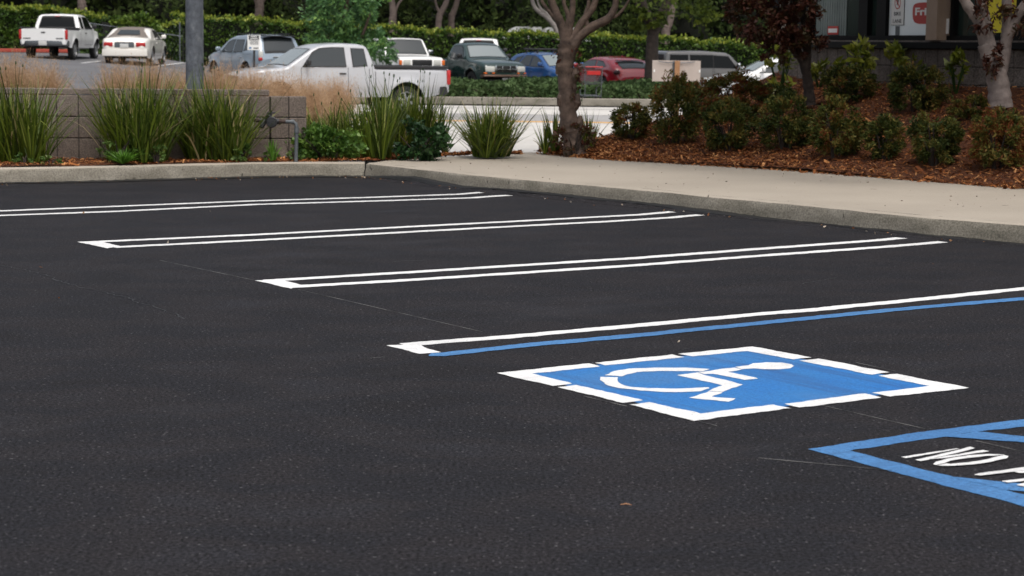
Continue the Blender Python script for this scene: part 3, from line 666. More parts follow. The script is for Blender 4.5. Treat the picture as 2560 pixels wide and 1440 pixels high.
# leaf litter on the lot, the sidewalk and along the kerb
m_litter = leafmat('dry leaf', [(.05, .03, .02), (.22, .09, .04), (.35, .22, .12), (.55, .50, .42)], .8, .2, .2)
m_debris = leafmat('dark debris', [(.02, .015, .01), (.05, .035, .02), (.12, .07, .04)], .9, 0, .1)
P = []
for _ in range(150):
    i = random.randrange(len(kall) - 4); p = kall[i].lerp(kall[i + 1], random.random()); P.append((p.x + random.uniform(-.1, .1), p.y - abs(random.gauss(.08, .14)), .012))
for _ in range(26): p = at(random.gauss(905, 22), random.gauss(446, 1.5)); P.append((p.x, p.y, .014))
for _ in range(16): p = at(random.gauss(535, 50), random.gauss(451, 2)); P.append((p.x, p.y, .014))
for px, py in [(1369, 488), (1455, 499), (1452, 500), (536, 547), (891, 596), (2055, 652), (102, 672), (867, 623), (1561, 515), (1485, 516), (1733, 550), (2370, 867), (1697, 858)]: p = at(px, py); P.append((p.x, p.y, .01))
for _ in range(16): P.append((random.uniform(-5, 5), random.uniform(6, 18), .006))
P = np.array(P); D = rng.normal(size=P.shape); D[:, 2] *= .15
qz = leaves(P, .018, .6, D, 0, .5); tag(qmesh('leaf_litter', qz, m_litter, rng.random(len(P))), kind='stuff')
P = []
for _ in range(130):
    px = random.uniform(1000, 2560); lo = np.interp(px, [1000, 1345, 2560], [399, 386, 474]); hi = np.interp(px, [1000, 1240, 1770, 2560], [418, 440, 486, 556])
    p = at(px, lo + (hi - lo) * random.random() ** 1.6, .15); P.append((p.x, p.y, .154))
for px, py in [(1272, 417), (1340, 405), (1575, 422), (1555, 430), (1725, 440)]: p = at(px, py, .15); P.append((p.x, p.y, .156))
P = np.array(P); D = rng.normal(size=P.shape); D[:, 2] *= .1
tag(qmesh('leaf_litter', leaves(P, .014, .35, D, 0, .9), m_debris, rng.random(len(P))), kind='stuff')
p = at(1565, 1264); o = MB().tube([p + Vector((-.017, .0, .003)), p + Vector((0, .004, .005)), p + Vector((.017, -.002, .003))], [.001, .0024, .0008], 6).build('twig', mat('twig', (.38, .19, .10), .8))
tag(o, 'short tan twig lying alone on the open asphalt', 'twig')

# ---------------------------------------------------------------- nandina bushes on the mound
gN = 'nandina bushes on the mulch mound'
def nand(cx, ytop, ybot, w, label, n=1500, m=None, red=0, dY=0, nc=38):
    # stand where the mound meets the foot seen in the photograph
    yy = None
    for Y in np.arange(17, 27, .03):
        p = atY(cx, ybot, float(Y))
        if p.z <= bedz(p.x, p.y): yy = float(Y); break
    yy = (yy or 24) + dY; s = 4900 / yy; rx = w / 2 / s * .9; z0 = bedz((cx - 1285) / s, yy); zt_ = atY(cx, ytop, yy).z; rz = (zt_ - z0) / 2 * 1.03
    t = bush('nandina_bush', cx, yy + rx * .3, z0 + rz, (rx, rx, rz), int(n * 3.2), int(nc * 1.8), .042, m or m_nandina, label, 'bush', gN, aspect=.32, spread=.24, shell=.62, stems=7, baseh=z0 - .02, flat=.75, shift=red)
    return t
nand(1578, 262, 352, 108, 'small round nandina at the tip of the mound, seen against the pale driveway', 1300, red=.12)
nand(1690, 192, 362, 140, 'tall nandina under the wooden sign post', 2600, red=.1, nc=50)
nand(1822, 258, 380, 150, 'nandina in the front row, right of the tall one under the sign post', 2200)
nand(1965, 238, 378, 155, 'nandina in the front row with pale green and orange leaves, left of the yellowish one', 2400)
nand(2090, 255, 398, 150, 'yellowish green nandina, third of the front row from the tall one', 2400, red=.12)
nand(2208, 296, 402, 108, 'small dark nandina between two wider ones in the front row', 1300)
nand(2335, 286, 418, 150, 'wide nandina in the front row, below the small clump by the trunk', 2200, red=.05)
nand(2492, 272, 426, 165, 'reddish nandina in the front row, cut by the right edge', 2500, red=.3)
nand(1835, 185, 300, 170, 'reddish nandina in the second row, in front of the white car hood', 2200, red=.3)
nand(2115, 165, 262, 150, 'dark nandina in the second row, under the aucuba at the window sticker', 2000)
nand(2285, 165, 285, 160, 'dark nandina in the second row, left of the white trunked tree', 2200)
nand(1930, 215, 262, 110, 'low nandina behind the front row, beside the slender dark tree', 1000)
nand(1755, 205, 300, 110, 'dark red nandina in the second row, behind the tall one', 1200, red=.3)
nand(2420, 240, 300, 110, 'low sparse nandina between the white trunk and its neighbour', 700, red=.25, nc=20)

# aucubas against the building
def auc(cx, ytop, ybot, w, label, n=70):
    yy = 23.3 if cx < 2350 else 22.0; yy = yy if cx > 2050 else 24.3; s = 4900 / yy; x = (cx - 1287) / s; z0 = bedz(x, yy); zt_ = atY(cx, ytop, yy).z; zb_ = atY(cx, ybot, yy).z; r = (zt_ - zb_) / 2
    t = thing('aucuba', (x, yy, z0), label, 'shrub', 'aucubas by the building')
    P, D, v = clumpy((0, 0, zb_ + r - z0), (w / 2 / s, w / 2 / s, r), n * 2, 12, .35, .5); D[:, 2] += .3
    qmesh('foliage', leaves(P, .13, .36, D, .1, .25), m_aucuba, v, t)
    b = MB()
    for i in range(6):
        a = random.uniform(0, 6.28); q = Vector((math.cos(a) * w / 2 / s * .6, math.sin(a) * .2, zt_ - z0 - random.uniform(.05, .25))); b.tube([(0, 0, -.05), q * .5, q], [.012, .009, .006], 5)
    b.build('stem', m_weed, t)
auc(2135, 100, 190, 95, 'yellow green aucuba under the red window sticker', 90)
auc(2262, 98, 178, 105, 'wide yellow green aucuba under the tan window pillar', 110)
auc(2385, 128, 195, 60, 'small dark green aucuba left of the white trunked tree', 45)
auc(2530, 120, 175, 45, 'small aucuba behind the white trunked tree at the right edge', 35)
auc(1945, 118, 235, 100, 'yellowing aucuba at the corner of the building', 90)
auc(2045, 150, 200, 60, 'small aucuba behind the slender dark tree', 40)

# ---------------------------------------------------------------- building at the right
m_bblock = ground_mat('building block', [(.25, (.10, .085, .075)), (.5, (.15, .128, .112)), (.75, (.19, .165, .15))], 3, (.5, 1.5), 40, 1, .95, dist=.03)
m_black = mat('black metal', (.004, .004, .0045), .6, spec=.15)
m_glass = mat('window glass', (.02, .032, .027), .05, spec=1.0)  # greenish base colour stands in for reflected greenery
m_tan = mat('tan painted pillar', (.30, .22, .165), .7, noise=(.26, .19, .14), scale=8)
m_curtain = mat('grey curtain', (.20, .235, .225), .9, noise=(.15, .18, .17), scale=4)
m_posterw = mat('white poster', (.78, .84, .86), .5)
m_logored = mat('logo red', (.42, .035, .028), .5)
m_yposter = mat('yellow poster', (.80, .68, .03), .5)
m_plain = mat('plain white', (.72, .72, .70), .6)
m_text = mat('sign lettering', (.03, .03, .035), .6)
m_stucco = mat('stucco', (.25, .22, .18), .9, noise=(.2, .17, .14), bump=.3, scale=30)
Mw = Matrix((we, -wn, Vector((0, 0, 1)))).transposed()   # columns: along, into the building, up
def wp(s, dpth, z): return W0 + we * s - wn * dpth + Vector((0, 0, z))
S_ = lambda k: (25 * k - 3.9) / (.409 + .912 * k)
def ps(px, dpt=.10):
    d = fwd * F + rt * (px - 1280) - up * (60 - 720); o_ = Vector((0, 0, H)); q0 = W0 - wn * dpt; t_ = (q0 - o_).dot(wn) / d.dot(wn)
    return (o_ + d * t_ - q0).dot(we)
bl = thing('store_building', wp(0, 0, 1.0), 'dark windowed building with block base and posters behind the mulch mound', 'building')
def wb(mb, s0, s1, z0, z1, d0, d1, r=None):
    c = wp((s0 + s1) / 2, (d0 + d1) / 2, (z0 + z1) / 2); dd = (s1 - s0, abs(d1 - d0), z1 - z0)
    return mb.rbox(c, dd, r, Mw, 1) if r else mb.box(c, dd, Mw)
mb = MB(); s = -1.05
while s < 9:
    for z in (.35, .72, 1.09 - .02): pass
    wb(mb, s + .004, s + .226, 1.20, 1.396, 0, .15, .006); wb(mb, s + .004, s + .226, .998, 1.194, 0, .15, .006)
    for q in (.796, .594, .392, .19): wb(mb, s + .004, s + .226, q, q + .196, 0, .15, .006)
    s += .23
sub(mb.build('base_wall', m_bblock), bl)
mb = MB(); wb(mb, -1.04, 9, 0, 1.39, .02, .14); sub(mb.build('mortar', m_mortar), bl)
mb = MB(); wb(mb, -1.10, 9, 1.398, 1.475, -.06, .3, .006); sub(mb.build('sill_band', m_black), bl)
mb = MB(); wb(mb, ps(2047), 9, 1.476, 1.496, -.03, .3); sub(mb.build('sill', m_bblock), bl)
mb = MB(); wb(mb, ps(2047), 9, 1.497, 1.55, .04, .2)
for a_, b_ in ((1935, 2034), (2154, 2176), (2199, 2222), (2345, 2372), (2384, 2392), (2548, 2640)): wb(mb, ps(a_), ps(b_), 1.5, 3.0, .05, .18)
wb(mb, ps(2034), 9, 2.95, 3.1, .04, .2); sub(mb.build('window_frame', m_black), bl)
for a_, b_ in ((2034, 2154), (2176, 2199), (2222, 2345), (2392, 2548)):
    mb = MB(); wb(mb, ps(a_), ps(b_), 1.55, 2.95, .12, .13); sub(mb.build('window_glass', m_glass), bl)
mb = MB(); wb(mb, ps(2315, -.1), ps(2342, -.1), 1.4975, 3.0, -.10, .10); sub(mb.build('pillar', m_tan), bl)
mb = MB(); n_ = 26
for i in range(n_):
    a_ = ps(2038) + (ps(2114) - ps(2038)) * i / n_; w_ = (ps(2114) - ps(2038)) / n_; wb(mb, a_ + .003, a_ + w_ - .003, 1.555, 2.94, .112 - .004 * (i % 2), .118)
sub(mb.build('curtain', m_curtain), bl)
mb = MB(); wb(mb, ps(2640), 9, 1.5, 3.1, .05, .3); wb(mb, -1.05, 9, 3.1, 4.6, .0, .3); wb(mb, -1.05, -.9, 1.48, 3.1, .0, .3); sub(mb.build('upper_wall', m_stucco), bl)
mb = MB(); wb(mb, -1.05, -.85, .2, 4.6, .31, 9); wb(mb, -.85, 9, .2, 4.6, 8.8, 9); wb(mb, 8.8, 9, .2, 4.6, .31, 8.79); sub(mb.build('side_wall', m_stucco), bl)
mb = MB(); wb(mb, -1.6, 9.6, 4.6, 4.8, -.6, 9.5); sub(mb.build('roof', m_barkdark), bl)
mb = MB(); wb(mb, -.7, 8.7, 1.0, 1.02, .35, 8.5); sub(mb.build('floor', m_dirt), bl)
# posters in the windows (flat, just in front of the glass)
mb = MB(); wb(mb, ps(2222.5), ps(2385), 1.556, 2.9, .100, .108); po = sub(mb.build('poster', m_posterw), bl); po['label'] = 'white poster'
def text(body, s, z, size, m, d=.094, name='lettering', sx=1, off=.0, shear=0, width=None):
    cu = bpy.data.curves.new(name, 'FONT'); cu.body = body; cu.size = size; cu.align_x = 'CENTER'; cu.align_y = 'CENTER'; cu.extrude = .001; cu.offset = off; cu.shear = shear
    cu.materials.append(m); o = bpy.data.objects.new(name, cu); C.objects.link(o)
    bpy.context.view_layer.update()
    k = width / max(.001, o.dimensions.x) if width else sx
    Mt = Matrix((we * k, Vector((0, 0, 1)), wn)).transposed().to_4x4(); Mt.translation = wp(s, d, z)
    o.matrix_world = Mt; bpy.context.view_layer.update()
    me = bpy.data.meshes.new_from_object(o.evaluated_get(bpy.context.evaluated_depsgraph_get())); me.transform(o.matrix_world)
    bpy.data.objects.remove(o); q = bpy.data.objects.new(name, me); C.objects.link(q); return q
zy = lambda y, px: H + ((129 + (px - 2047) * .0117) - y) / 4900 * (W0 + we * ps(px)).y
# rounded red emblem with cut-off word
mb = MB(); s0, s1, z0, z1 = ps(2281), ps(2352), zy(61, 2300), zy(8, 2300); pts = []
for k in range(24):
    a_ = k / 24 * 6.283; cx, cz = (s0 + s1) / 2, (z0 + z1) / 2; c_, s_ = math.cos(a_), math.sin(a_)
    pts.append((cx + (s1 - s0) / 2 * math.copysign(abs(c_) ** .45, c_) * (1 + .06 * s_), cz + (z1 - z0) / 2 * math.copysign(abs(s_) ** .55, s_)))
V = [wp(a_, .097, z) for a_, z in pts] + [wp(a_, .099, z) for a_, z in pts]; n_ = len(pts)
mb.add(V, [tuple(range(n_)), tuple(range(n_, 2 * n_))[::-1]] + [(i, (i + 1) % n_, n_ + (i + 1) % n_, n_ + i) for i in range(n_)])
sub(mb.build('emblem', m_logored), bl)
sub(text('Frit', ps(2306), zy(31, 2300), .12, m_plain, .095, off=.004, width=ps(2326) - ps(2287)), bl)
# bike lane sign shown in the window
mb = MB(); wb(mb, ps(2228), ps(2261), zy(64, 2245), zy(-40, 2245), .094, .099, .004); sg = sub(mb.build('bike_lane_notice', m_text), bl)
mb = MB(); wb(mb, ps(2229), ps(2260), zy(63, 2245), zy(-39, 2245), .0905, .093); sub(mb.build('bike_lane_notice', m_plain), bl)
sub(text('BIKE', ps(2244.5), zy(36, 2245), .062, m_text, .0885, width=(ps(2253) - ps(2236))), bl); sub(text('LANE', ps(2244.5), zy(54, 2245), .062, m_text, .0885, width=(ps(2255) - ps(2234))), bl)
sub(text('P', ps(2244.5), zy(8, 2245), .10, m_text, .0885, off=.003, sx=.75), bl)
mb = MB(); V = []; cx, cz, rr = ps(2244.5), zy(9, 2245), .075
for k in range(25):
    a_ = k / 24 * 6.283
    for q in (1, .84): V.append(wp(cx + math.cos(a_) * rr * q * .82, .0875, cz + math.sin(a_) * rr * q))
mb.add(V, [(2 * k, 2 * k + 1, 2 * k + 3, 2 * k + 2) for k in range(24)]); d_ = .052
mb.add([wp(cx - d_ * .8, .087, cz + d_ + .012), wp(cx - d_ * .8 - .008, .087, cz + d_), wp(cx + d_ * .8, .087, cz - d_ - .012), wp(cx + d_ * .8 + .008, .087, cz - d_)], [(0, 1, 2, 3)])
sub(mb.build('no_parking_ring', m_logored), bl)
mb = MB(); wb(mb, ps(2240), ps(2250), 1.556, zy(66, 2245), .0935, .098); sub(mb.build('notice_post', m_pipe), bl)
mb = MB(); wb(mb, ps(2070), ps(2096), zy(87, 2083), zy(66, 2083), .098, .104); sub(mb.build('sticker', m_logored), bl)
mb = MB(); wb(mb, ps(2072), ps(2094), zy(82, 2083), zy(72, 2083), .0955, .0975); sub(mb.build('sticker', m_plain), bl)
mb = MB(); wb(mb, ps(2462), ps(2547), zy(82, 2520), 2.9, .100, .108); sub(mb.build('yellow_poster', m_yposter), bl)
yp = MB()
for pl in (((2535, 62), (2538, 50), (2541, 44), (2543, 52), (2545, 60)), ((2500, 30), (2506, 18), (2512, 26), (2507, 34)), ((2520, 10), (2528, -2), (2532, 8))):
    yp = MB(); yp.tube([wp(ps(a_), .095, zy(b_, 2520)) for a_, b_ in pl], [.006, .009, .010, .008, .006][:len(pl)], 5); sub(yp.build('red_script', m_logored), bl)
mb = MB(); wb(mb, ps(2376), ps(2383.5), zy(85, 2380), zy(48, 2380), .03, .04); sub(mb.build('paper_notice', m_plain), bl)

# ---------------------------------------------------------------- trees near the camera side
def limb_path(pts, Y, dz=0): return [Vector(((px - 1280 + .012 * (py - 720)) / 4900 * yy, yy, H - (py - (120 + .012 * (px - 1280))) / 4900 * yy)) for px, py, yy in [(p[0], p[1], p[2] if len(p) > 2 else Y) for p in pts]]
def smooth_path(P, rad, k=5):
    """rounder path through joints"""
    n = len(P); out = []; rr = []
    for i in range(n - 1):
        p0, p1, p2, p3 = P[max(i - 1, 0)], P[i], P[i + 1], P[min(i + 2, n - 1)]
        for j in range(k):
            t = j / k; out.append(.5 * ((2 * p1) + (p2 - p0) * t + (2 * p0 - 5 * p1 + 4 * p2 - p3) * t * t + (3 * p1 - p0 - 3 * p2 + p3) * t ** 3)); rr.append(rad[i] * (1 - t) + rad[i + 1] * t)
    out.append(P[-1]); rr.append(rad[-1]); return out, rr
def tree(name, base, limbs, m, label, cat='tree', group=None, crown=None, lump=.12, seg=14):
    """limbs: (path, radii); crown: list of (centre, radii, n, nc, size, material, aspect)"""
    t = thing(name, base, label, cat, group); b = MB()
    for P, rad in limbs:
        q, r = smooth_path(P, rad, 8); r = [x * (1 + lump * (random.random() - .5)) for x in r]; b.tube([p - Vector(base) for p in q], r, seg, noise=lump * .9)
    b.build('trunk', m, t, smooth=True)
    for cr_ in crown or []:
        c, rad, n, nc, size, mm, asp = cr_[:7]; spd, sh = (cr_[7] if len(cr_) > 7 else .22), (cr_[8] if len(cr_) > 8 else .4)
        P, D, v = clumpy(Vector(c) - Vector(base), rad, n, nc, spd, sh); qmesh('crown', leaves(P, size, asp, D, .2), mm, v, t)
    return t
# knotty tree in the middle
Y = 22.0
L0 = limb_path([(1437, 385), (1430, 340), (1422, 300), (1417, 240), (1414, 190), (1413, 150), (1416, 112)], Y)
l1 = limb_path([(1416, 125), (1408, 80), (1392, 40), (1378, 5), (1360, -60), (1335, -160)], Y)
l2 = limb_path([(1415, 120), (1425, 60), (1430, 20), (1432, -30), (1445, -140)], Y)
l3 = limb_path([(1420, 150), (1440, 100), (1480, 68), (1518, 48), (1534, 22), (1542, -15), (1575, -90)], Y)
l4 = limb_path([(1424, 110), (1450, 62), (1478, 25), (1490, -10), (1500, -60), (1490, -150)], Y)
base = L0[0]; base = Vector((base.x, base.y, .12))
kn = []
for px, py, s_ in ((1440, 255, .055), (1402, 245, .05), (1436, 190, .06), (1398, 165, .05), (1432, 222, .045), (1447, 310, .05), (1405, 195, .045)):
    q = limb_path([(px, py)], Y)[0]; kn.append(([q + Vector((-.02, -.01, -.09)), q + Vector((0, -.022, 0)), q + Vector((.01, -.01, .10))], [s_ * .45, s_, s_ * .4]))
tree('crape_myrtle', base, [(L0, [.135, .108, .100, .096, .092, .09, .10]), (l1, [.07, .055, .047, .042, .03, .02]), (l2, [.05, .036, .033, .028, .015]), (l3, [.072, .06, .052, .044, .038, .03, .018]), (l4, [.05, .042, .038, .034, .025, .015]), (limb_path([(1408, 85), (1420, 45), (1408, 5), (1412, -60)], Y), [.03, .026, .022, .01]), (limb_path([(1470, 75), (1462, 40), (1470, 5), (1462, -60)], Y), [.03, .024, .02, .01]), (limb_path([(1392, 50), (1372, 30), (1352, 0), (1335, -60)], Y), [.03, .022, .018, .01]), (limb_path([(1520, 46), (1540, 40), (1562, 15), (1585, -30)], Y), [.022, .018, .014, .008])] + kn,
     m_bark, 'knotty trunked tree at the end of the mound with three bare forking limbs', crown=[((base.x + .6, Y - 1.0, 3.9), (2.2, 2.2, 1.2), 9000, 60, .08, m_redleaf, .5), ((base.x - .02, Y - .08, 1.05), (.13, .1, .28), 90, 8, .05, m_redleaf, .5, .4), ((base.x - .12, Y - .05, 1.35), (.12, .1, .3), 60, 8, .05, m_redleaf, .5, .4)])  # high crown is out of view, spread forward to shade the mound
# white trunked tree at the right
Y = 19.9
L0 = limb_path([(2497, 268), (2492, 230), (2482, 180), (2468, 145), (2450, 110)], Y)
la = limb_path([(2475, 165), (2455, 110), (2440, 62), (2425, 40), (2400, 5), (2370, -60), (2330, -150)], Y)
lb = limb_path([(2478, 150), (2462, 90), (2450, 35), (2436, -10), (2430, -90)], Y)
lc = limb_path([(2490, 190), (2504, 120), (2506, 60), (2504, 10), (2500, -80)], Y)
ld = limb_path([(2500, 120), (2520, 60), (2545, 20), (2565, -15), (2610, -90)], Y)
base = Vector((L0[0].x, Y, bedz(L0[0].x, Y) - .05))
tree('multi_trunk_tree', base, [(L0, [.125, .11, .105, .09, .07]), (la, [.075, .068, .06, .055, .05, .035, .02]), (lb, [.06, .05, .045, .04, .02]), (lc, [.075, .06, .055, .05, .03]), (ld, [.06, .055, .05, .042, .02])],
     m_barkgrey, 'pale grey tree forking into four limbs by the yellow poster', crown=[((base.x - .3, Y - 1.1, 3.5), (2.8, 2.6, 1.2), 11000, 80, .085, m_redleaf, .5),  # big crown unseen overhead, extended frontwards to darken the bed
     ((base.x - .15, Y - .12, atY(2465, 140, Y).z), (.12, .1, .2), 330, 12, .055, m_redleaf, .35, .4), ((base.x - .2, Y - .1, 1.72), (.24, .14, .22), 300, 14, .06, m_redleaf, .35, .35), ((base.x + .15, Y - .1, 1.72), (.2, .14, .2), 200, 12, .06, m_redleaf, .35, .35)])
# slender dark tree with red leaves left of the building
Y = 23.0
L0 = limb_path([(2022, 262), (2018, 225), (2012, 185), (2000, 150), (1985, 125)], Y)
la = limb_path([(1992, 140), (1960, 100), (1930, 65), (1900, 35), (1870, 0), (1840, -60)], Y)
lb = limb_path([(2010, 170), (2012, 120), (2006, 70), (1998, 20), (1995, -60)], Y)
lc = limb_path([(1990, 130), (1972, 80), (1960, 30), (1950, -20), (1940, -90)], Y)
base = Vector((L0[0].x, Y, bedz(L0[0].x, Y) - .05))
tree('red_leaf_tree', base, [(L0, [.072, .062, .056, .05, .046]), (la, [.05, .045, .042, .038, .03, .02]), (lb, [.06, .052, .05, .045, .03]), (lc, [.05, .042, .036, .03, .02])],
     m_barkdark, 'slender dark tree with small dark red leaves left of the curtained window', crown=[((base.x - .3, Y - 1.2, 3.85), (2.5, 2.4, 1.3), 10000, 70, .085, m_redleaf, .5),  # first crown sits above view, shaped to shade the bed below
     ((atY(1985, 20, Y).x, Y - .2, 1.98), (.34, .3, .30), 900, 26, .055, m_redleaf, .45, .2, .2), ((atY(1930, 10, Y).x, Y - .1, 2.05), (.30, .3, .25), 700, 20, .055, m_redleaf, .45, .2, .2), ((atY(2008, 60, Y).x, Y - .2, 1.80), (.18, .2, .30), 500, 16, .055, m_redleaf, .45, .22, .2), ((atY(1965, 70, Y).x, Y - .25, 1.72), (.26, .2, .20), 650, 20, .055, m_redleaf, .45, .22, .2), ((atY(1925, 160, Y).x, Y - .3, 1.30), (.17, .15, .13), 260, 9, .055, m_redleaf, .45, .25, .2), ((atY(1835, 60, Y).x, Y - .1, 1.80), (.16, .2, .16), 260, 9, .055, m_redleaf, .45, .25, .2), ((atY(1862, 15, Y).x, Y - .1, 1.98), (.28, .3, .26), 800, 22, .055, m_redleaf, .45, .22, .2), ((atY(1900, 120, Y).x, Y - .2, 1.50), (.20, .2, .16), 350, 12, .055, m_redleaf, .45, .25, .2), ((atY(1885, 50, Y).x, Y - .2, 1.80), (.34, .3, .34), 1500, 28, .06, m_redleaf, .45, .25, .2), ((atY(1950, 110, Y).x, Y - .2, 1.55), (.30, .25, .24), 1500, 26, .055, m_redleaf, .45, .28, .2), ((base.x - .1, Y - .2, 1.45), (.25, .2, .2), 600, 16, .055, m_redleaf, .45, .3, .3), ((base.x - .12, Y - .2, 1.9), (.18, .2, .4), 600, 14, .06, m_redleaf, .45, .3, .3)])

# ---------------------------------------------------------------- vehicles
def carpaint(name, c, rough=.28, metal=0.0, coat=.8):
    m = mat(name, c, rough, metal); p = m.node_tree.nodes['Principled BSDF']; p.inputs['Coat Weight'].default_value = coat; p.inputs['Coat Roughness'].default_value = .06; return m
m_cglass = mat('car glass', (.030, .036, .038), .05, spec=.6)
m_cglass.node_tree.nodes['Principled BSDF'].inputs['IOR'].default_value = 1.5
m_cglassd = mat('dark car glass', (.004, .005, .005), .05, spec=.22)
m_wind = mat('windscreen glass', (.20, .23, .225), .06, spec=1.0); m_wind.node_tree.nodes['Principled BSDF'].inputs['IOR'].default_value = 2.0  # pale grey-green base colour stands in for the sky's reflection
m_seal = mat('window rubber', (.008, .008, .008), .6)
m_under = mat('underbody', (.006, .006, .006), .9)
m_tyre = mat('tyre rubber', (.012, .012, .012), .85)
m_rim = mat('alloy rim', (.42, .43, .44), .35, .7)
m_rimd = mat('dark rim', (.05, .05, .055), .5, .5)
m_tail = mat('red lamp lens', (.42, .02, .02), .15, spec=.6)
m_taild = mat('smoked lamp lens', (.03, .008, .010), .12)
m_lamp = mat('clear lamp lens', (.62, .62, .58), .12, spec=.8)
m_amber = mat('amber lens', (.75, .16, .02), .25)
m_chrome = mat('chrome', (.62, .63, .64), .12, 1.0)
m_dkchrome = mat('dull chrome', (.16, .17, .18), .25, .9)
m_plate = mat('number plate', (.55, .55, .53), .5)
m_plastic = mat('black plastic', (.018, .018, .02), .55)
m_softtop = mat('tan soft top', (.17, .145, .125), .9, noise=(.14, .12, .105), scale=9)

def car(name, label, X, Y, rot, S, cat='car', group=None, z=None):
    """S: the side view and sizes of one vehicle, x forward, metres"""
    L, Wd, belt, tum = S['L'], S['W'], S['belt'], S.get('tum', .32)
    hL, hw = L / 2, Wd / 2; rw = S['rw']; wx = S['wheels']; z0 = T(X, Y) + .012 if z is None else z
    root = thing(name, (X, Y, z0), label, cat, group, rz=R(rot)); body_m = S['paint']
    tx = np.array([p[0] for p in S['top']]); tz = np.array([p[1] for p in S['top']]); sm = S.get('smooth', .05)
    def ztop(x):
        k = np.linspace(-2, 2, 9); w = np.exp(-k * k / 2); return float((np.interp(x + k * sm, tx, tz) * w).sum() / w.sum())
    arch = rw + S.get('archgap', .07); zb0 = S.get('zb', .24)
    def zbot(x):
        zb = zb0 + .10 * ss(hL - .55, hL, x) + .12 * ss(hL - .6, hL, -x) * S.get('rup', 1)
        for c in wx:
            d = abs(x - c)
            if d < arch: zb = max(zb, rw + math.sqrt(arch * arch - d * d))
        return zb
    fr, rr = S.get('frontround', .80), S.get('rearround', .92)
    def plan(x):
        w = hw; t = (x - (hL - .75)) / .75
        if t > 0: w *= 1 - (1 - fr) * min(1, t) ** 2.2
        t = (-x - (hL - .6)) / .6
        if t > 0: w *= 1 - (1 - rr) * min(1, t) ** 2.2
        t = (abs(x) - (hL - .10)) / .10
        if t > 0: w -= .08 * (1 - math.sqrt(max(0, 1 - min(1, t) ** 2)))
        return w
    flare = S.get('flare', .018)
    def yside(x, z):
        w = plan(x); w -= .05 * ss(zb0 + .32, zb0, z); w -= .012 * ((z - .62) / .3) ** 2 if z < belt else .02
        if z > belt: w -= tum * (z - belt) * ss(belt - .01, belt + .2, z + .1)
        for c in wx:
            r = math.hypot(x - c, z - rw); w += flare * math.exp(-((r - arch) / .10) ** 2) * (1 if z < belt else 0)
        return w
    bed = S.get('bed')
    xs = set(np.round(np.arange(-hL, hL, .06), 4)) | {hL}
    for e in (.0, .004, .012, .025, .05, .075): xs |= {-hL + e, hL - e}
    for c in wx:
        for k in range(17): xs.add(round(c + arch * math.cos(math.pi * k / 16), 4))
        xs |= {c + arch + .001, c - arch - .001}
    for p in S['top']: xs.add(p[0])
    if bed: xs |= {bed[0], bed[0] + .01, bed[1], bed[1] - .01}
    xs = sorted(x for x in xs if -hL - 1e-6 <= x <= hL + 1e-6)
    NS, NC, NT = 12, 5, 6
    def geo(x):
        zb, zt_ = zbot(x), ztop(x); rc = min(S.get('rc', .07), (zt_ - zb) * .35); zs = zt_ - rc; ry = rc * S.get('ryk', 1.5); return zb, zt_, rc, zs, ry
    crown = S.get('crown', .03)
    def sec(x):
        zb, zt_, rc, zs, ry = geo(x); out = []
        for i in range(NS): z = zb + (zs - zb) * i / (NS - 1); out.append((yside(x, z), z))
        ys = out[-1][0]
        for i in range(1, NC): a = math.pi / 2 * i / (NC - 1); out.append((ys - ry * (1 - math.cos(a)), zs + rc * math.sin(a) * (1)))
        yt = ys - ry
        for i in range(1, NT + 1): f = 1 - i / NT; out.append((yt * f, zt_ + crown * (1 - f * f)))
        if bed and bed[0] <= x <= bed[1]:
            k = NS + NC - 1; out = [(y, z) if i < k else (min(y, yt - .05), zt_ - .42) for i, (y, z) in enumerate(out)]
            out[k] = (yt - .05, zt_); 
        return out
    secs = [sec(x) for x in xs]; n = len(secs[0]); V = []
    for x, s_ in zip(xs, secs):
        for y, z in s_: V.append((x, y, z))
        for y, z in s_[-2::-1]: V.append((x, -y, z))
    m_ = 2 * n - 1; body = []; doors = {}; faces = []; lin = []
    drs = S.get('doors', [])
    for i in range(len(xs) - 1):
        xm = (xs[i] + xs[i + 1]) / 2
        for j in range(m_ - 1):
            f = (i * m_ + j, i * m_ + j + 1, (i + 1) * m_ + j + 1, (i + 1) * m_ + j); jj = j if j < n else m_ - 2 - j
            hit = None
            if jj < NS - 1:
                zm = (V[f[0]][2] + V[f[2]][2]) / 2
                for di, (a, b_) in enumerate(drs):
                    if a < xm < b_ and zm > zb0 + .12 and zm < belt + .03: hit = (di, 0 if j < n else 1)
            if hit: doors.setdefault(hit, []).append(f)
            elif bed and bed[0] - .001 < xm < bed[1] + .001 and jj >= NS + NC - 2: lin.append(f)
            else: faces.append(f)
    faces.append(tuple(range(m_))); faces.append(tuple((len(xs) - 1) * m_ + k for k in range(m_))[::-1])
    def mk(nm, fs, mm, par=root, hide=None):
        used = sorted({k for f in fs for k in f}); ix = {k: i for i, k in enumerate(used)}; b = MB(); b.add([V[k] for k in used], [[ix[k] for k in f][::-1] for f in fs]); return b.build(nm, mm, par, smooth=True)
    bo = mk('body', faces, body_m)
    for k, fs in doors.items():
        d = mk('door', fs, body_m)
        a, b_ = drs[k[0]]; sg = 1 if k[1] == 0 else -1; zh = belt - .12; xh = a + .14
        MB().rbox((xh, sg * (yside(xh, zh) + .015), zh), (.17, .03, .035), .01).build('handle', S.get('handle', body_m), d)
    if lin: mk('bed_liner', lin, m_plastic)
    ub = MB(); Vb = []
    for x in xs: zb = zbot(x); y = yside(x, zb) - .004; Vb += [(x, y, zb + .003), (x, -y, zb + .003)]
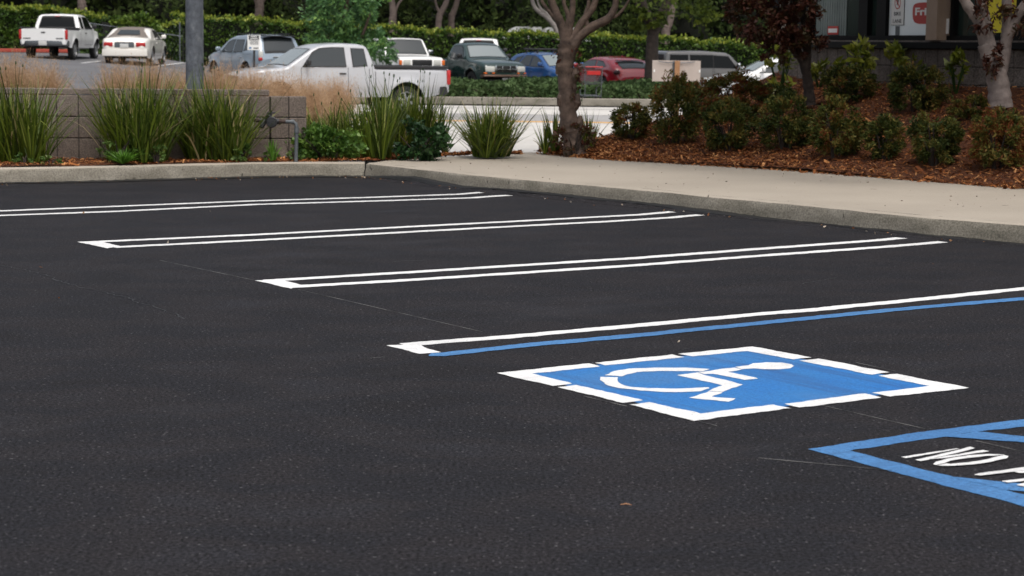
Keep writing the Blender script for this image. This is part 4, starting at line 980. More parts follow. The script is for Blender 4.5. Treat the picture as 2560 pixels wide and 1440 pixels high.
    ub.add(Vb, [(2 * i, 2 * i + 1, 2 * i + 3, 2 * i + 2) for i in range(len(xs) - 1)]); ub.box((0, 0, zb0 + .12), (L * .9, Wd * .5, .2)); ub.build('underbody', m_under, root)
    # seams
    sb = MB()
    def strip(p, q, w=.006, e=.0025):
        for sg in (1, -1):
            k = 8; Vv = []
            for i in range(k + 1):
                x = p[0] + (q[0] - p[0]) * i / k; z = p[1] + (q[1] - p[1]) * i / k; dx, dz = q[0] - p[0], q[1] - p[1]; l = math.hypot(dx, dz); nx, nz = -dz / l * w, dx / l * w
                Vv += [(x + nx, sg * (yside(x + nx, z + nz) + e), z + nz), (x - nx, sg * (yside(x - nx, z - nz) + e), z - nz)]
            sb.add(Vv, [(2 * i, 2 * i + 1, 2 * i + 3, 2 * i + 2) for i in range(k)])
    for a, b_ in drs:
        for x in (a, b_):
            lo = max(zb0 + .12, zbot(x) + .01); strip((x, lo), (x, belt + .02))
        strip((a, zb0 + .12), (b_, zb0 + .12))
    for s_ in S.get('seams', []): strip(*s_)
    if bed: strip((bed[1] + .02, zb0 + .05), (bed[1] + .02, ztop(bed[1]) - .08), .008)
    if sb.v: sb.build('panel_gap', m_seal, root)
    # side windows
    def patch_side(nm, poly, mm, e, par=root, sides=(1, -1), th=True):
        px = sorted({round(p[0], 4) for p in poly} | set(np.linspace(min(p[0] for p in poly), max(p[0] for p in poly), 18).round(4)))
        objs = []
        for sg in sides:
            Vv = []; Fc = []
            for i, x in enumerate(px):
                xx = min(max(x, px[0] + 1e-4), px[-1] - 1e-4); zz = []
                for (a, b_) in zip(poly, poly[1:] + poly[:1]):
                    if (a[0] - xx) * (b_[0] - xx) <= 0 and abs(a[0] - b_[0]) > 1e-9: zz.append(a[1] + (b_[1] - a[1]) * (xx - a[0]) / (b_[0] - a[0]))
                lo, hi = min(zz), max(zz)
                for k in range(7): z = lo + (hi - lo) * k / 6; Vv.append((x, sg * (yside(x, z) + e), z))
            for i in range(len(px) - 1):
                for k in range(6): Fc.append((i * 7 + k, i * 7 + k + 1, i * 7 + k + 8, i * 7 + k + 7))
            b = MB(); b.add(Vv, Fc); objs.append(b.build(nm, mm, par, smooth=True))
        return objs
    def grow(poly, g):
        cx = sum(p[0] for p in poly) / len(poly); cz = sum(p[1] for p in poly) / len(poly); out = []
        for p in poly: out.append((p[0] + math.copysign(g, p[0] - cx), p[1] + math.copysign(g, p[1] - cz)))
        return out
    for pl in S.get('side_glass', []):
        gl = patch_side('side_window', pl, S.get('sgm', m_cglass), .007); seals = patch_side('window_seal', grow(pl, .022), m_seal, .004)
        for a, b_ in zip(gl, seals): b_.parent = a
    # top patches
    def patch_top(nm, x0, x1, k, mm, e, par=root, y0=None, y1=None, taper=0):
        Vv = []; nx = 22; ny = 12
        for i in range(nx + 1):
            x = x0 + (x1 - x0) * i / nx; zb, zt_, rc, zs, ry = geo(x); yt = yside(x, zs) - ry * .8; d = (ztop(x + .004) - ztop(x - .004)) / .008; l = math.hypot(1, d); nxv, nzv = -d / l, 1 / l
            a, c = (-yt * k, yt * k) if y0 is None else (y0, y1)
            for j in range(ny + 1): y = a + (c - a) * j / ny; Vv.append((x + nxv * e, y, zt_ + crown * (1 - min(1, abs(y) / yt) ** 2) + nzv * e))
        b = MB(); b.add(Vv, [(i * (ny + 1) + j, (i + 1) * (ny + 1) + j, (i + 1) * (ny + 1) + j + 1, i * (ny + 1) + j + 1) for i in range(nx) for j in range(ny)]); return b.build(nm, mm, par, smooth=True)
    for nm, x0, x1, k, mm in S.get('top_glass', []):
        g = patch_top(nm, x0, x1, k, mm, .010); patch_top('window_seal', x0 - .03, x1 + .03, min(1.0, k + .03), m_seal, .006, g)
    for nm, x0, x1, y0, y1, mm in S.get('top_patch', []): patch_top(nm, x0, x1, 0, mm, .006, root, y0, y1)
    for nm, pl, mm in S.get('side_patch', []): patch_side(nm, pl, mm, .008)
    # wheels
    for c in wx:
        for sg in (1, -1):
            yo = plan(c) - .02; w = MB(); tw = S.get('tw', .21)
            w.lathe([(rw * .62, -tw * .5), (rw * .9, -tw * .5), (rw * .97, -tw * .44), (rw, -tw * .3), (rw, tw * .3), (rw * .97, tw * .44), (rw * .9, tw * .5), (rw * .64, tw * .5), (rw * .62, tw * .42)], (0, 0, 0)); 
            we_ = bpy.data.objects.new('wheel', None); C.objects.link(we_); we_.parent = root; we_.location = (c, sg * (yo - tw / 2), rw)
            w.build('tyre', m_tyre, we_, smooth=True); rm = MB(); rr_ = rw * .64; so_ = sg * tw * .42
            rm.lathe([(rr_, so_ + sg * .012), (rr_ * .93, so_ + sg * .012), (rr_ * .9, so_ - sg * .03), (rr_ * .88, so_ - sg * .12)], (0, 0, 0)); rm.lathe([(0, so_), (.05, so_), (.055, so_ - sg * .03)], (0, 0, 0))
            ns = S.get('spokes', 6)
            for k in range(ns):
                a = 2 * math.pi * k / ns + .3; Mr = Matrix.Rotation(-a, 3, 'Y'); rm.rbox(Mr @ Vector((rr_ * .48, 0, 0)) + Vector((0, so_ - sg * .015, 0)), (rr_ * .92, .03, rr_ * S.get('spokew', .26)), .008, Mr, 1)
            rm.build('rim', S.get('rimm', m_rim), we_, smooth=True); MB().lathe([(0, so_ - sg * .10), (rr_ * .9, so_ - sg * .10)], (0, 0, 0)).build('brake_disc', m_under, we_)
    # bumpers: curved bars
    def bumper(nm, sg, z0_, z1_, proud, mm, wk=1.0, back=.12):
        b = MB(); nn = 16; prof = [(-back, z0_ + .02), (0, z0_), (.03 + proud, z0_ + .03), (.035 + proud, (z0_ + z1_) / 2), (.02 + proud, z1_ - .015), (-.0, z1_), (-back, z1_ - .01)]; Vv = []
        for i in range(nn + 1):
            u = -1 + 2 * i / nn; y = u * plan(sg * (hL - .25)) * wk; bow = -.16 * abs(u) ** 3.5
            for a, z in prof: Vv.append((sg * (hL + a + bow), y, z))
        k = len(prof); b.add(Vv, [(i * k + j, (i + 1) * k + j, (i + 1) * k + j + 1, i * k + j + 1) for i in range(nn) for j in range(k - 1)] + [tuple(range(k)), tuple(nn * k + j for j in range(k))]); b.build(nm, mm, root, smooth=True)
    for a in S.get('bumpers', []): bumper(*a)
    for nm, c, d, r_, mm in S.get('bits', []):
        MB().rbox(c, d, r_).build(nm, mm, root, smooth=True)
    for sg in (1, -1):
        for nm, c, d, r_, mm, *rz in S.get('pairs', []):
            MB().rbox((c[0], sg * c[1], c[2]), d, r_, Matrix.Rotation(sg * R(rz[0]), 3, 'Z') if rz else None).build(nm, mm, root, smooth=True)
    mx_, mz_ = S.get('mirror', (None, None))
    if mx_ is not None:
        for sg in (1, -1):
            y = yside(mx_, mz_); mm = MB(); Mr = None; mm.rbox((mx_ - .02, sg * (y + .13), mz_ + .08), (.10, .19, .15), .045, seg=3); mm.tube([(mx_, sg * (y - .01), mz_), (mx_ - .01, sg * (y + .08), mz_ + .03)], .022, 8); mm.build('mirror', S.get('mirrorm', m_plastic), root, smooth=True)
    return root

p_silver = carpaint('silver white paint', (.44, .45, .47), .3)
p_white = carpaint('white paint', (.80, .80, .79), .3)
p_cream = carpaint('cream white paint', (.78, .75, .69), .25)
p_green = carpaint('dark green paint', (.012, .035, .032), .2)
p_blue = carpaint('blue paint', (.010, .062, .20), .22)
p_red = carpaint('red paint', (.24, .006, .014), .18)
p_sky = carpaint('grey blue paint', (.27, .33, .39), .25, .2)
p_grey = carpaint('grey brown metallic paint', (.15, .145, .14), .3, .3)
p_dark = carpaint('charcoal paint', (.03, .033, .036), .2)

# extended cab pickup
def pickup_spec(paint, front=False):
    return dict(L=5.28, W=1.84, belt=1.14, tum=.30, rw=.365, wheels=(-1.48, 1.77), paint=paint, zb=.46, archgap=.10, flare=.035, frontround=.74, rearround=.97, rc=.075, crown=.02, smooth=.03,
        top=[(-2.64, 1.15), (-.66, 1.15), (-.60, 1.40), (-.50, 1.68), (-.30, 1.725), (.2, 1.735), (.62, 1.70), (.86, 1.62), (1.52, 1.19), (1.65, 1.155), (2.2, 1.10), (2.48, 1.02), (2.58, .92), (2.64, .70)],
        bed=(-2.56, -.70), doors=[(.02, 1.20)], seams=[((-.52, .55), (-.52, 1.14))],
        side_glass=[[(.08, 1.20), (1.16, 1.19), (.88, 1.50), (.70, 1.60), (.45, 1.625), (.10, 1.625)], [(-.46, 1.22), (-.12, 1.20), (-.10, 1.61), (-.40, 1.60)]], sgm=m_cglass,
        top_glass=[('windscreen', .93, 1.50, .93, m_wind), ('rear_window', -.645, -.53, .86, m_cglassd)],
        mirror=(1.08, 1.20), mirrorm=m_plastic, handle=m_plastic, spokew=.30,
        bumpers=[('rear_bumper', -1, .50, .72, .04, m_plastic if paint is p_silver else m_dkchrome, 1.0), ('front_bumper', 1, .42, .70, .02, paint)],
        bits=[('tailgate_handle', (-2.645, 0, 1.02), (.02, .16, .05), .01, m_plastic), ('high_brake_light', (-.585, 0, 1.655), (.05, .2, .035), .01, m_tail), ('number_plate', (-2.735, 0, .62), (.015, .31, .16), .005, m_plate), ('grille', (2.62, 0, .83), (.05, .8, .24), .03, m_plastic), ('bed_rail_cap', (-1.63, 0, 1.0), (.02, .02, .02), .005, m_plastic)],
        pairs=[('tail_light', (-2.60, .865, .94), (.10, .11, .36), .03, m_tail), ('headlight', (2.46, .66, .86), (.20, .28, .18), .07, m_lamp, 24), ('bed_rail', (-1.62, .85, 1.182), (1.94, .09, .075), .012, m_plastic), ('badge', (-2.646, .62, .80), (.008, .28, .035), .003, m_plastic)])
X, Y = -4.35, 48.1
car('pickup_truck', 'silver white extended cab pickup side-on on the street behind the pink grass', X, Y, 180 + 25, pickup_spec(p_silver), 'pickup truck', 'vehicles')
sp = pickup_spec(p_white); sp['sgm'] = m_cglassd; X = -17.55; Y = 76.5
car('pickup_truck', 'white pickup seen from behind with red tail lights, parked left of the cream convertible', X, Y, 88, sp, 'pickup truck', 'vehicles', z=.70)
# dark window pickup with a small cab
sg_ = dict(L=4.75, W=1.76, belt=1.10, tum=.34, rw=.36, wheels=(-1.38, 1.42), paint=p_green, zb=.45, archgap=.09, flare=.03, frontround=.84, rearround=.97, rc=.08, smooth=.04, crown=.03,
    top=[(-2.37, 1.10), (-.42, 1.10), (-.36, 1.4), (-.25, 1.64), (0, 1.68), (.40, 1.67), (.58, 1.61), (1.08, 1.18), (1.2, 1.13), (1.9, 1.06), (2.2, .99), (2.33, .90), (2.37, .60)], bed=(-2.3, -.46), doors=[(-.2, .92)],
    side_glass=[[(-.16, 1.16), (.84, 1.15), (.56, 1.50), (.44, 1.57), (-.12, 1.57)]], top_glass=[('windscreen', .63, 1.07, .93, m_wind), ('rear_window', -.40, -.27, .85, m_cglassd)], mirror=(.80, 1.16), spokes=5, rimm=m_rimd,
    bumpers=[('front_bumper', 1, .52, .62, .10, mat('bronze bumper', (.20, .13, .10), .35, .6), 1.02), ('rear_bumper', -1, .5, .68, .05, m_plastic)],
    bits=[('grille', (2.365, 0, .80), (.05, .78, .23), .03, m_seal), ('grille_bar', (2.395, 0, .80), (.02, .76, .022), .006, m_chrome), ('grille_bar', (2.395, -.15, .80), (.024, .025, .22), .006, m_chrome), ('grille_bar', (2.395, .15, .80), (.024, .025, .22), .006, m_chrome), ('grille_frame', (2.37, .40, .80), (.06, .05, .27), .01, m_chrome), ('grille_frame', (2.37, -.40, .80), (.06, .05, .27), .01, m_chrome), ('number_plate', (2.42, 0, .42), (.015, .33, .17), .005, m_plate), ('front_valance', (2.2, 0, .38), (.2, 1.4, .14), .04, m_plastic)],
    pairs=[('headlight', (2.32, .60, .80), (.10, .34, .20), .03, m_lamp, 10), ('turn_signal', (2.30, .62, .665), (.12, .38, .05), .015, m_amber, 10), ('tail_light', (-2.36, .80, .92), (.06, .12, .3), .02, m_tail)])
car('pickup_truck', 'dark green pickup facing the street with chrome grille and raised stance', -1.44, 69.5, -90 + 29, sg_, 'pickup truck', 'vehicles')
s2 = dict(pickup_spec(p_white)); s2['L'] = 5.28
car('pickup_truck', 'white cab with a red high brake light, hidden behind the dark green pickup', -1.45, 80.5, 88, s2, 'pickup truck', 'vehicles', z=T(-1.4, 80) + .17)
# soft top convertible
sc = dict(L=4.85, W=1.79, belt=.93, tum=.42, rw=.325, wheels=(-1.33, 1.36), paint=p_cream, zb=.22, frontround=.70, rearround=.80, rc=.11, smooth=.07, crown=.03,
    top=[(-2.42, .62), (-2.38, .90), (-2.25, .985), (-1.62, 1.01), (-1.3, 1.16), (-.92, 1.34), (-.5, 1.385), (.1, 1.37), (.35, 1.31), (1.0, .98), (1.2, .94), (2.0, .82), (2.32, .68), (2.42, .50)],
    doors=[(-.55, .85)], side_glass=[[(-.62, .97), (.66, .96), (.32, 1.22), (.10, 1.285), (-.52, 1.29)]], top_glass=[('windscreen', .40, .98, .93, m_wind)],
    top_patch=[], mirror=(.62, .98), mirrorm=p_cream, spokes=7,
    bumpers=[('rear_bumper', -1, .30, .58, .05, p_cream, 1.0), ('front_bumper', 1, .24, .52, .03, p_cream)],
    bits=[('licence_recess', (-2.425, 0, .73), (.03, .74, .19), .03, m_pipe), ('number_plate', (-2.445, 0, .70), (.012, .32, .15), .005, m_plate), ('trunk_lip', (-2.43, 0, .825), (.03, .66, .03), .01, m_plastic)],
    pairs=[('tail_light', (-2.375, .60, .745), (.10, .36, .17), .04, m_tail, -14), ('headlight', (2.2, .6, .66), (.2, .35, .14), .05, m_lamp, 30)])
cv = car('convertible', 'cream white convertible with a tan soft top, seen from behind', -14.6, 76.0, 91, sc, 'car', 'vehicles', z=.56)
# its folding roof
m = MB(); Vv = []; prof = [(-1.66, 1.005), (-1.3, 1.17), (-.92, 1.35), (-.5, 1.397), (.1, 1.382), (.33, 1.325)]
for x, z in prof:
    for j in range(15):
        a = math.pi * j / 14; w = .80 - .42 * max(0, z - .95) + .02; c = math.cos(a); s_ = math.sin(a); y = w * math.copysign(abs(c) ** .35, c); zz = .975 + (z + .022 - .975) * (abs(s_) ** .5); Vv.append((x, y, zz))
m.add(Vv, [(i * 15 + j, (i + 1) * 15 + j, (i + 1) * 15 + j + 1, i * 15 + j + 1) for i in range(len(prof) - 1) for j in range(14)])
st = m.build('soft_top', m_softtop, cv, smooth=True)
mm_ = MB(); mm_.add([(-1.50, -.44, 1.125), (-1.50, .44, 1.125), (-1.13, .36, 1.30), (-1.13, -.36, 1.30)], [(0, 1, 2, 3)]); mm_.build('rear_window', m_cglass, st)
mm_ = MB()
for sg in (1, -1): mm_.add([(-.50, sg * .79, .99), (.62, sg * .80, .985), (.30, sg * .69, 1.27), (-.42, sg * .68, 1.30)], [(0, 1, 2, 3)])
for k_, sg in enumerate((1, -1)): MB().add([(-.50, sg * .835, .99), (.64, sg * .835, .985), (.30, sg * .735, 1.25), (-.42, sg * .735, 1.29)], [(0, 1, 2, 3)]).build('side_window', m_cglass, cv)
# crossover, seen from behind
su = dict(L=4.6, W=1.82, belt=1.02, tum=.36, rw=.35, wheels=(-1.30, 1.38), paint=p_sky, zb=.28, frontround=.76, rearround=.86, rc=.10, smooth=.06, crown=.03, flare=.03,
    top=[(-2.30, .70), (-2.27, 1.0), (-2.05, 1.36), (-1.92, 1.60), (-1.7, 1.655), (-.6, 1.69), (.1, 1.66), (.5, 1.56), (1.15, 1.14), (1.3, 1.10), (1.95, 1.0), (2.22, .85), (2.30, .60)],
    doors=[(-1.0, -.12), (-.06, .86)], side_glass=[[(-.92, 1.09), (-.16, 1.08), (-.16, 1.50), (-.80, 1.50)], [(-.06, 1.08), (.90, 1.08), (.46, 1.42), (.25, 1.49), (-.06, 1.51)], [(-1.62, 1.22), (-1.0, 1.12), (-.98, 1.49), (-1.35, 1.47)]],
    top_glass=[('windscreen', .54, 1.12, .92, m_wind), ('rear_window', -2.20, -1.93, .88, m_cglass)], mirror=(.88, 1.10), mirrorm=p_sky,
    bumpers=[('rear_bumper', -1, .36, .68, .05, p_sky), ('front_bumper', 1, .30, .6, .03, p_sky)],
    bits=[('number_plate', (-2.31, 0, .82), (.02, .32, .15), .005, m_plate), ('spoiler', (-1.99, 0, 1.645), (.24, 1.24, .04), .015, m_plastic), ('garnish', (-2.315, 0, .92), (.02, .7, .05), .01, m_chrome)],
    pairs=[('tail_light', (-2.17, .76, 1.0), (.16, .16, .28), .05, m_lamp, -20), ('tail_light', (-2.2, .78, .84), (.16, .15, .12), .04, m_tail, -20), ('roof_rail', (-.85, .60, 1.72), (1.7, .035, .03), .012, m_plastic), ('headlight', (2.1, .62, .84), (.24, .34, .16), .06, m_lamp, 25)])
car('crossover', 'grey blue crossover with roof rails behind the small parking sign', -9.4, 71.0, 90 + 33, su, 'car', 'vehicles', z=.02)
# white boxy off-roader
sj = dict(L=4.25, W=1.72, belt=1.10, tum=.20, rw=.36, wheels=(-1.28, 1.30), paint=p_white, zb=.42, archgap=.09, frontround=.93, rearround=.97, rc=.05, smooth=.03, crown=.02, flare=.03,
    top=[(-2.12, 1.0), (-2.10, 1.1), (-2.0, 1.62), (-1.9, 1.66), (.0, 1.69), (.28, 1.66), (.66, 1.13), (.75, 1.10), (1.95, 1.04), (2.08, 1.0), (2.12, .6)],
    doors=[(-.45, .48)], side_glass=[[(-.42, 1.15), (.50, 1.15), (.30, 1.54), (-.42, 1.56)], [(-1.85, 1.15), (-.52, 1.15), (-.52, 1.56), (-1.80, 1.56)]], top_glass=[('windscreen', .32, .66, .93, m_cglass), ('rear_window', -2.09, -2.02, .85, m_cglassd)], mirror=(.46, 1.14), mirrorm=m_chrome,
    bumpers=[('front_bumper', 1, .5, .66, .08, m_plastic), ('rear_bumper', -1, .5, .66, .06, m_plastic)], bits=[('grille', (2.115, 0, .86), (.04, .72, .2), .01, m_plastic), ('number_plate', (2.2, 0, .58), (.015, .31, .15), .005, m_plate)],
    pairs=[('headlight', (2.115, .56, .86), (.05, .26, .2), .03, m_lamp), ('turn_signal', (2.09, .79, .86), (.08, .10, .17), .02, m_amber), ('tail_light', (-2.11, .75, .9), (.05, .14, .3), .02, m_tail)])
car('off_roader', 'white boxy off-roader behind the bed of the silver pickup', -4.05, 70.0, -90 + 24, sj, 'car', 'vehicles', z=T(-4, 70) + .08)
# blue hatch with roof rack
sb_ = dict(L=3.9, W=1.69, belt=.94, tum=.38, rw=.30, wheels=(-1.16, 1.25), paint=p_blue, zb=.22, frontround=.72, rearround=.86, rc=.11, smooth=.08, crown=.03,
    top=[(-1.95, .6), (-1.92, .95), (-1.72, 1.25), (-1.35, 1.44), (-.7, 1.50), (-.1, 1.49), (.3, 1.40), (1.05, .99), (1.2, .95), (1.6, .86), (1.85, .70), (1.95, .48)],
    doors=[(-.80, -.10), (-.05, .90)], side_glass=[[(-.05, 1.0), (.92, .98), (.55, 1.20), (.2, 1.34), (-.02, 1.365)], [(-.95, 1.03), (-.12, 1.01), (-.10, 1.37), (-.55, 1.36)], [(-1.45, 1.08), (-1.02, 1.04), (-.72, 1.35), (-1.1, 1.29)]],
    top_glass=[('windscreen', .34, 1.03, .92, m_wind), ('rear_window', -1.9, -1.6, .8, m_cglassd)], mirror=(.85, .99), mirrorm=p_blue,
    bumpers=[('front_bumper', 1, .24, .5, .04, p_blue), ('rear_bumper', -1, .28, .56, .04, p_blue)],
    bits=[('roof_bar', (.12, 0, 1.615), (.10, 1.46, .06), .018, m_plastic), ('roof_bar', (-.62, 0, 1.62), (.10, 1.44, .06), .018, m_plastic), ('grille', (1.93, 0, .58), (.05, .6, .08), .02, m_plastic), ('number_plate', (2.0, 0, .40), (.012, .31, .15), .005, m_plate)],
    pairs=[('rack_foot', (.12, .60, 1.525), (.10, .05, .10), .012, m_plastic), ('rack_foot', (-.62, .60, 1.53), (.10, .05, .10), .012, m_plastic), ('headlight', (1.66, .58, .74), (.34, .30, .17), .06, m_lamp, 32), ('tail_light', (-1.85, .7, .9), (.12, .14, .25), .04, m_tail)])
car('hatchback', 'blue hatchback with black roof bars, partly hidden by the knotty tree', 1.28, 73.5, -90 + 32, sb_, 'car', 'vehicles', z=-.30)
# red hatch
sr = dict(L=4.2, W=1.79, belt=.95, tum=.42, rw=.34, wheels=(-1.25, 1.32), paint=p_red, zb=.22, frontround=.74, rearround=.80, rc=.12, smooth=.07, crown=.03, flare=.03,
    top=[(-2.10, .55), (-2.07, .86), (-1.98, .98), (-1.72, 1.12), (-1.2, 1.31), (-.5, 1.39), (0, 1.385), (.35, 1.30), (1.10, .97), (1.3, .92), (1.8, .80), (2.02, .66), (2.10, .46)],
    doors=[(-.55, .75)], side_glass=[[(-.45, 1.0), (.85, .98), (.45, 1.19), (.15, 1.26), (-.40, 1.27)], [(-1.30, 1.08), (-.56, 1.02), (-.52, 1.26), (-.92, 1.22)]],
    top_glass=[('windscreen', .42, 1.05, .92, m_wind), ('rear_window', -1.93, -1.50, .78, m_cglass)], mirror=(.78, .99), mirrorm=p_red,
    bumpers=[('rear_bumper', -1, .28, .60, .05, p_red), ('front_bumper', 1, .22, .5, .03, p_red)],
    bits=[('antenna', (-.9, 0, 1.42), (.08, .03, .05), .012, p_red), ('spoiler', (-1.50, 0, 1.275), (.16, 1.1, .025), .01, m_seal), ('number_plate', (-2.17, 0, .46), (.015, .32, .15), .005, m_plate), ('rear_diffuser', (-2.12, 0, .30), (.08, .9, .12), .03, m_plastic)],
    pairs=[('tail_light', (-1.93, .72, .86), (.30, .24, .17), .07, m_taild, -28), ('headlight', (1.85, .6, .68), (.3, .3, .16), .06, m_lamp, 30)])
car('hatchback', 'glossy red hatchback seen from behind, left of the dark forked trunk', 3.42, 70.5, 90 + 24, sr, 'car', 'vehicles', z=-.31)
# boxy wagon
sx = dict(L=4.0, W=1.70, belt=1.02, tum=.14, rw=.32, wheels=(-1.2, 1.30), paint=p_grey, zb=.24, frontround=.86, rearround=.95, rc=.07, smooth=.035, crown=.02,
    top=[(-2.0, .8), (-1.98, 1.0), (-1.93, 1.56), (-1.82, 1.63), (-.5, 1.655), (.45, 1.60), (.62, 1.52), (1.05, 1.08), (1.15, 1.04), (1.75, .98), (1.95, .86), (2.0, .6)],
    doors=[(-.95, -.12), (-.06, .82)], side_glass=[[(-.06, 1.08), (.84, 1.07), (.50, 1.46), (-.06, 1.49)], [(-.98, 1.08), (-.10, 1.08), (-.10, 1.50), (-.98, 1.50)], [(-1.78, 1.10), (-1.08, 1.08), (-1.08, 1.50), (-1.74, 1.50)]], sgm=m_cglassd,
    top_glass=[('windscreen', .64, 1.02, .92, m_wind), ('rear_window', -1.965, -1.94, .86, m_cglass)], mirror=(.86, 1.09), mirrorm=m_chrome,
    bumpers=[('rear_bumper', -1, .3, .6, .04, p_grey), ('front_bumper', 1, .26, .55, .03, p_grey)], bits=[('number_plate', (-2.05, 0, .75), (.015, .31, .15), .005, m_plate)],
    pairs=[('tail_light', (-1.98, .74, .75), (.05, .14, .22), .02, m_tail), ('headlight', (1.93, .6, .75), (.1, .3, .16), .03, m_lamp)])
car('wagon', 'grey brown boxy wagon with dark windows behind the blank sign board', 6.75, 70.0, 22, sx, 'car', 'vehicles', z=-.33)
# white saloon in front of it
ssn = dict(L=4.6, W=1.76, belt=.92, tum=.42, rw=.32, wheels=(-1.3, 1.35), paint=p_white, zb=.22, frontround=.72, rearround=.82, rc=.12, smooth=.08, crown=.03,
    top=[(-2.3, .6), (-2.26, .95), (-1.6, 1.03), (-1.0, 1.34), (-.5, 1.43), (.1, 1.42), (.4, 1.33), (1.05, .98), (1.25, .94), (1.95, .82), (2.2, .68), (2.3, .48)],
    doors=[(-.9, -.1), (-.05, .85)], side_glass=[[(-.05, .98), (.86, .97), (.45, 1.22), (.1, 1.31), (-.02, 1.31)], [(-1.0, 1.0), (-.12, .98), (-.10, 1.31), (-.55, 1.30)]],
    top_glass=[('windscreen', .45, 1.02, .92, m_wind), ('rear_window', -1.55, -1.05, .85, m_cglassd)], mirror=(.8, .98), mirrorm=p_white, bumpers=[('front_bumper', 1, .22, .5, .03, p_white), ('rear_bumper', -1, .26, .56, .04, p_white)],
    bits=[('grille', (2.28, 0, .58), (.05, .6, .1), .02, m_plastic)], pairs=[('headlight', (2.08, .6, .7), (.3, .32, .14), .05, m_lamp, 30), ('tail_light', (-2.22, .66, .85), (.12, .3, .14), .04, m_tail)])
car('saloon', 'white saloon mostly hidden by the mound, only its sloping hood showing', 8.5, 64.3, 180 + 14, ssn, 'car', 'vehicles', z=-.30)
sd_ = dict(ssn); sd_['paint'] = p_dark; sd_['mirrorm'] = p_dark
car('saloon', 'dark saloon of which only the tail shows at the left edge of the photo', -20.9, 74.0, 95, sd_, 'car', 'vehicles', z=.55)
# van beyond the hedge
vn = dict(L=5.2, W=1.98, belt=1.15, tum=.12, rw=.34, wheels=(-1.5, 1.6), paint=p_white, zb=.3, frontround=.85, rearround=.97, rc=.09, smooth=.05, crown=.03,
    top=[(-2.6, .9), (-2.58, 1.1), (-2.5, 1.98), (-2.35, 2.08), (1.0, 2.10), (1.25, 2.0), (1.95, 1.25), (2.1, 1.18), (2.5, 1.05), (2.6, .7)], doors=[(.35, 1.45)], side_glass=[[(.4, 1.3), (1.5, 1.25), (1.1, 1.75), (.4, 1.8)], [(-2.3, 1.3), (.2, 1.3), (.2, 1.82), (-2.3, 1.82)]], sgm=m_cglassd,
    top_glass=[('windscreen', 1.28, 1.9, .92, m_wind), ('rear_window', -2.57, -2.50, .8, m_cglassd)], mirror=(1.5, 1.3), bumpers=[('front_bumper', 1, .3, .6, .04, m_plastic), ('rear_bumper', -1, .3, .6, .04, m_plastic)])
car('van', 'white van roof just showing over the hedge above the blue hatchback', 1.1, 93.0, 180 - 8, vn, 'van', 'vehicles', z=.24)

# ---------------------------------------------------------------- pink plume grass behind the wall
def plume(cx, Y, top_y, w, label, n=900, z=None):
    s = 4900 / Y; x = (cx - 1286) / s; z0 = T(x, Y) - .02 if z is None else z; hz = 120 + .012 * (cx - 1280); h = H - (top_y - hz) / s - z0; rad = w / 2 / s
    t = thing('plume_grass', (x, Y, z0), label, 'ornamental grass', 'pink plume grass clumps')
    Q, v = blades(int(n * .5), h * .55, rad * .75, .006, base=.12, segs=5); qmesh('foliage', Q, m_pinkbase, v.clip(0, 1), t)
    Q, v = blades(n, h, rad, .0045, base=.10, segs=6)
    P = []; 
    for i in range(n):
        tip = Q[i * 6 + 5].mean(0); mid = Q[i * 6 + 3].mean(0)
        for k in range(13): f = random.random() ** .8; P.append(mid * (1 - f) + tip * f + rng.normal(size=3) * .028)
    P = np.array(P); qmesh('plume', np.concatenate([Q, leaves(P, .032, .10, np.tile([[0, 0, 1.0]], (len(P), 1)), 0, .5)]), m_pink, np.concatenate([v.clip(0, 1), rng.random(len(P))]), t)
gy = [(-90, 26.5, 128, 150, 'pink grass clump cut by the left edge of the photo'), (30, 27, 125, 170, 'pink grass clump below the red painted kerb'), (115, 28, 150, 150, 'pink grass clump below the white pickup seen from behind'),
      (300, 26, 150, 130, 'wispy pink grass clump in front of the cream convertible'), (385, 26.5, 146, 130, 'wispy pink grass clump left of the galvanised post'), (450, 27.5, 170, 100, 'low pink grass clump close behind the galvanised post'), (545, 27, 158, 130, 'pink grass clump just right of the galvanised post'),
      (630, 28, 165, 130, 'pink grass clump under the small parking sign'), (705, 30, 172, 135, 'pink grass clump above the step of the block wall'), (772, 33, 190, 125, 'small pink grass clump left of the roundest one'), (838, 36, 190, 150, 'round pink grass clump below the door of the silver pickup')]
for a in gy: plume(a[0], a[1], a[2], a[3], a[4], 1900 if a[0] > 500 else 1500)

